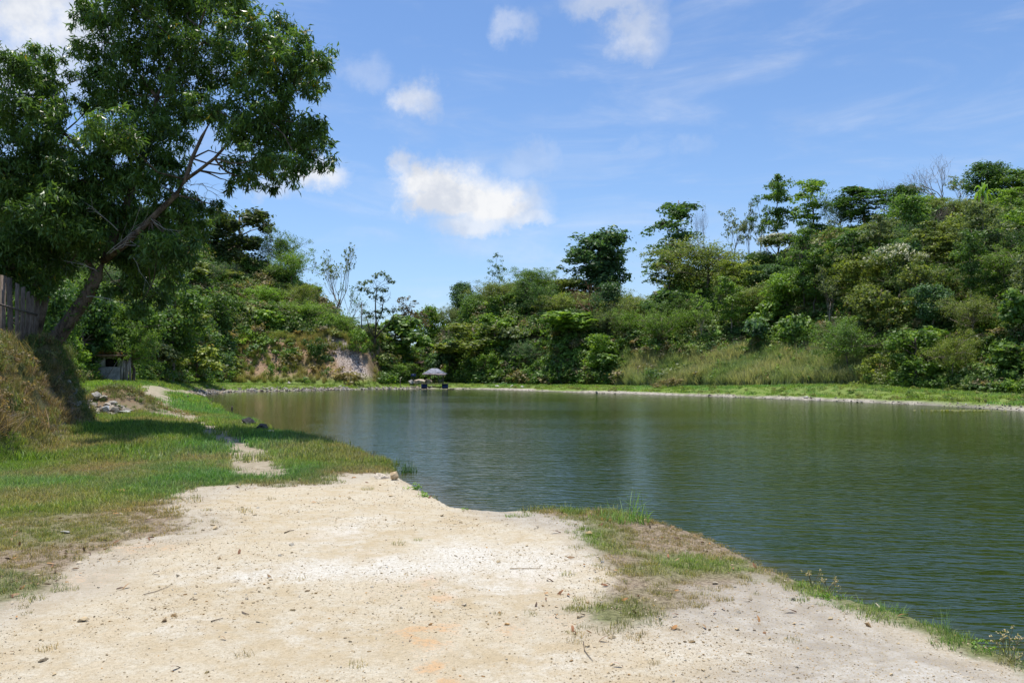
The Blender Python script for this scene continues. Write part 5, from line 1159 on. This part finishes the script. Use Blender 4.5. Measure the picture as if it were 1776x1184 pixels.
def gazebo():
    Y = 112.5; s = Y / F; cx_ = upos(754) * Y; z0 = WZ + .12
    e = empty('floating_gazebo', (cx_, Y, z0), R(6)); tag(e, 'small raft gazebo with patched dark roof moored at the far shore', 'gazebo')
    W = 43 * s; zt = at(754, 638.5, Y)[2] - z0; ze = at(754, 648, Y)[2] - z0; zd = at(754, 664.5, Y)[2] - z0
    a = W / 2; V = np.array([(-a, -a * .8, ze), (a, -a * .8, ze), (a, a * .8, ze), (-a, a * .8, ze), (-a * .25, 0, zt), (a * .2, 0, zt)]); V = np.concatenate([V, V - [0, 0, .06]])
    F_ = [[0, 1, 5], [0, 5, 4], [1, 2, 5], [2, 3, 4], [2, 4, 5], [3, 0, 4]]; T = F_ + [[6 + q for q in f[::-1]] for f in F_]
    for i in range(4): j = (i + 1) % 4; T += [[i, 6 + i, 6 + j], [i, 6 + j, j]]
    g = G(); g.add(V, T); rf = part('roof', g, [PATCH], e)
    g = G(); box(g, (-.1, -a * .81, ze - .08), (W * .94, .05, .16), ry=.01); box(g, (a * .5, -a * .82, ze - .13), (W * .35, .04, .22)); o = obj('fringe', g.mesh('fringe', [PINK]), rf)
    for (px_, py_) in [(-.72, -.6), (-.35, -.62), (.28, -.62), (.66, -.6), (-.7, .6), (0, .62), (.7, .6)]:
        g = G(); tube(g, np.array([(px_ * a, py_ * a, zd), (px_ * a * .98, py_ * a, ze)]), .055, 6); o = part('post', g, [WOODG], e); o.color = (.55, .5, .45, 1)
    for (q0, q1, h_) in [((-.72, -.6), (-.35, -.62), .45), ((.28, -.62), (.66, -.6), .45), ((-.7, .6), (.7, .6), .5), ((.66, -.6), (.7, .6), .5), ((-.72, -.6), (-.7, .6), .5)]:
        g = G()
        for k in (h_ * .55, h_ * 1.05): tube(g, np.array([(q0[0] * a, q0[1] * a, zd + k), (q1[0] * a, q1[1] * a, zd + k)]), .03, 5)
        for tt in (.2, .5, .8): x_ = q0[0] + (q1[0] - q0[0]) * tt; y_ = q0[1] + (q1[1] - q0[1]) * tt; tube(g, np.array([(x_ * a, y_ * a, zd), (x_ * a + .08, y_ * a, zd + h_ * 1.1)]), .025, 5)
        o = part('railing', g, [WOODG], e); o.color = (.8, .75, .7, 1)
    for k in range(7):
        g = G(); box(g, (0, (-.78 + k * .26) * a, zd - .05 - .002 * (k % 2)), (W * 1.06, a * .25, .06)); o = part('deck_plank', g, [WOODG], e); q = .8 + .08 * (k % 3); o.color = (q, q, q, 1)
    for sx in (-.83, .83):
        for sy in (-.5, .5):
            g = G(); r = (zd - .08) / 2 * .95; t = np.array([(sx * a - .42, sy * a, r), (sx * a - .38, sy * a, r), (sx * a + .38, sy * a, r), (sx * a + .42, sy * a, r)]); tube(g, t, [r * .9, r, r, r * .9], 14); part('drum', g, [BLUE], e, True)
    g = G(); box(g, (0, -.2 * a, .18), (W * .55, .12, .10), ry=.08); box(g, (.1, .3 * a, .2), (W * .6, .12, .10)); o = part('beam', g, [WOODG], e); o.color = (.4, .4, .35, 1)
    e2 = G(); box(e2, (0, 0, .06), (11 * s, .5, .08)); box(e2, (.2, .1, .12), (7 * s, .3, .06)); o = obj('sunken_raft', e2.mesh('sunken_raft', [BARK1]), None, (upos(783) * Y, Y - 1.2, WZ)); tag(o, 'dark flat half-sunk raft right of the floating gazebo', 'raft')
gazebo()
def box_on_post():
    p = hit(717, 668, 60); Y = p[1]; s = Y / F; e = empty('box_on_post', tuple(p)); tag(e, 'dark box on a thin post left of the floating gazebo', 'box'); zb = at(717, 652, Y)[2] - p[2]
    g = G(); tube(g, np.array([(0, 0, -.1), (0, 0, zb)]), .04, 6); o = part('post', g, [WOODG], e); o.color = (.5, .5, .5, 1)
    g = G(); box(g, (0, 0, zb + .12), (8 * s, .5, 4.5 * s)); box(g, (0, -.03, zb + .12 + 2.4 * s), (8.6 * s, .6, .04)); part('box', g, [BLUE], e)
box_on_post()
def openhut():
    Y = 141; s = Y / F; x = upos(722) * Y; z0 = H1(x, Y); e = empty('lean_to', (x, Y, z0), R(-4)); tag(e, 'rusty brown lean-to roof in the valley gap left of the gazebo', 'shelter'); zt = at(722, 630, Y)[2] - z0; W = 24 * s
    g = G()
    for k in range(6): box(g, (-W / 2 + (k + .5) * W / 6, 0, zt + .03 * (k % 2) + .2 * k / 6), (W / 6 * 1.04, 2.2, .03), ry=-.08, rx=.18)
    part('roof', g, [RUST], e)
    for (q, y_) in ((-.45, -.8), (.45, -.8), (-.45, .8), (.45, .8)): g = G(); tube(g, np.array([(q * W, y_, -.2), (q * W, y_, zt)]), .06, 5); part('post', g, [BARK1], e)
openhut()
for i, (u, v, w_, h_, c_, lab) in enumerate([(728, 667, 22, 20, (1.15, .98, .82), 'large pinkish boulder beside the dark box on its post'), (713, 668, 16, 15, (1.05, 1.05, 1.05), 'grey boulder behind the dark box on its post'), (742, 666, 18, 16, (1.05, .9, .75), 'tan boulder just left of the gazebo posts'),
                                             (862, 671, 9, 5, (1.4, 1.35, 1.3), 'white rock at the foot of the middle hill, left one'), (888, 671, 10, 6, (1.4, 1.35, 1.3), 'white rock at the foot of the middle hill, middle one'), (907, 672, 8, 5, (1.3, 1.25, 1.2), 'white rock at the foot of the middle hill, right one'),
                                             (960, 662, 14, 12, (1.3, 1.15, 1.0), 'pale boulder on the bare slide of the middle hill'), (955, 654, 8, 8, (1.35, 1.3, 1.25), 'whitish rock above the pale boulder on the bare slide')]):
    rock(u, v, w_, h_, lab, c_, 'boulder' if w_ > 11 else 'rock', i, cat='boulder' if w_ > 11 else 'rock')
# larger riprap rocks on the far left shore
rr = np.random.default_rng(4)
for i, (u, v, w_, h_) in enumerate([(376, 683, 12, 6), (388, 680, 10, 5), (398, 683, 13, 6), (412, 678, 12, 5), (425, 681, 11, 5), (440, 677, 14, 7), (455, 680, 10, 5), (470, 676, 12, 5), (486, 679, 10, 5), (502, 674, 10, 10), (520, 677, 11, 5), (540, 675, 10, 5), (562, 677, 9, 5), (590, 674, 9, 5), (612, 675, 9, 6), (630, 674, 9, 6), (662, 674, 8, 4)]):
    Y = onz(u, v, WZ + .12)[1] + .3; x = upos(u) * Y; q = rr.uniform(.55, 1.15); rock(u, v, w_, h_, 'broken grey rock among the stones lining the far left shore', (q, q * .94, q * .86), 'shore_rock', i, 'large stones lining the far left shore', 'rock', p=np.array([x, Y, H1(x, Y)]))
def pole():
    Y = 123.5; x = upos(626.5) * Y; z0 = H1(x, Y); zt = at(626, 524, Y)[2] - z0; e = empty('utility_pole', (x, Y, z0 - .3)); tag(e, 'slim grey utility pole on the cliff top left of the forked tree', 'pole')
    g = G(); tube(g, np.array([(0, 0, 0), (.02, 0, zt + .3)]), [.10, .07], 8); o = part('shaft', g, [PALE], e); o.color = (.5, .5, .52, 1)
    g = G(); box(g, (0, 0, zt - .05), (.75, .08, .09)); o = part('crossarm', g, [PALE], e); o.color = (.5, .5, .5, 1)
    for k in (-.3, .3): g = G(); tube(g, np.array([(k, 0, zt), (k, 0, zt + .14)]), .035, 6); part('insulator', g, [CONC], e)
pole()
def bench_fence():
    Y = 121.0; e = empty('picket_fence', (upos(575) * Y, Y, H1(upos(575) * Y, Y))); tag(e, 'line of thin pale fence stakes in the straw grass above the rock cliff', 'fence'); ex = e.location
    for i in range(13):
        u = 545 + i * 4.6; x = upos(u) * Y; z = H1(x, Y); g = G(); tube(g, np.array([(0, 0, -.3), (.01, 0, .95)]), .035, 5); o = part('stake', g, [PALE], e); o.location = (x - ex.x, 0, z - ex.z); o.color = (.75, .72, .66, 1)
bench_fence()
def stake(u, vb, vt, r, lab, z=None, color=(.55, .5, .45)):
    p = hit(u, vb) if z is None else np.array([*onz(u, vb, z), z]); zt = at(u, vt, p[1])[2] - p[2]; g = G(); tube(g, np.array([(0, 0, -.2), (.01, 0, zt * .7), (.03, 0, zt)]), [r, r, r * .7], 6); o = obj('stake', g.mesh('stake', [WOODG]), None, tuple(p)); o.color = (*color, 1); tag(o, lab, 'stake')
stake(402, 712, 704, .05, 'short stake standing in the shallow water near the grass', WZ)
stake(325, 692, 685, .06, 'short dark stake in the grass by the track')
stake(694, 672, 656, .07, 'pale leaning post on the shore left of the dark box', color=(1.2, 1.15, 1.0))
# mooring log along the inlet
g = G(); P_ = np.array([np.array([*onz(u, v, WZ), WZ + .05]) for u, v in [(370, 707), (382, 716), (395, 720), (409, 726)]]); tube(g, P_ - P_[0], [.08, .1, .09, .06], 7); o = obj('driftwood_log', g.mesh('driftwood_log', [PALE]), None, tuple(P_[0])); o.color = (.8, .78, .7, 1); tag(o, 'pale driftwood log lying at the grassy inlet edge', 'log')
# floating weed streak near the right shore
g = G(); rr = np.random.default_rng(8); c0 = onz(1672, 712, WZ); n = 260; P_ = np.stack([rr.normal(size=n) * .9, rr.normal(size=n) * .35, rr.uniform(.01, .03, n)], 1); leafcards(g, P_, nrm(rr.normal(size=(n, 3)) * .2 + [0, 0, 1]), .10, .06, rr, rr.uniform(.4, 1, n), fold=0)
o = obj('floating_weed', g.mesh('floating_weed', [FOL]), None, (c0[0], c0[1], WZ)); o.color = (.15, .17, .07, 1); tag(o, 'yellow-green floating weed streak by the right shore', kind='stuff')
# leaf-shaded trees standing behind the shed and under the big crown
for a_ in [('vine', 150, 500, 110, 62, DKG, 'dark tree crowding behind the concrete shed on its left'), ('round', 235, 520, 110, 66, MIDG, 'green bushy tree right behind the concrete shed'), ('vine', 40, 440, 150, 46, MIDG, 'leafy tree behind the plank fence'), ('round', 100, 500, 90, 42, DKG, 'dark bush-like tree between the fence and the leaning trunk'),
           ('round', 300, 500, 120, 88, MIDG, 'mid-sized tree over the earth slope right of the shed'), ('spread', 225, 560, 90, 64, BRG, 'light green low branches hanging over the shed door'), ('broad', 345, 600, 80, 96, YEL, 'yellowish bush on the slope right of the shed'), ('broad', 128, 622, 36, 52, BRG, 'bright bush left of the shed wall')]:
    px(a_[0], a_[1], a_[2], a_[3], a_[4], color=a_[5], label=a_[6], cat='bush' if a_[0] == 'broad' else 'tree', seed=len(a_[6]) % 3 + 1)
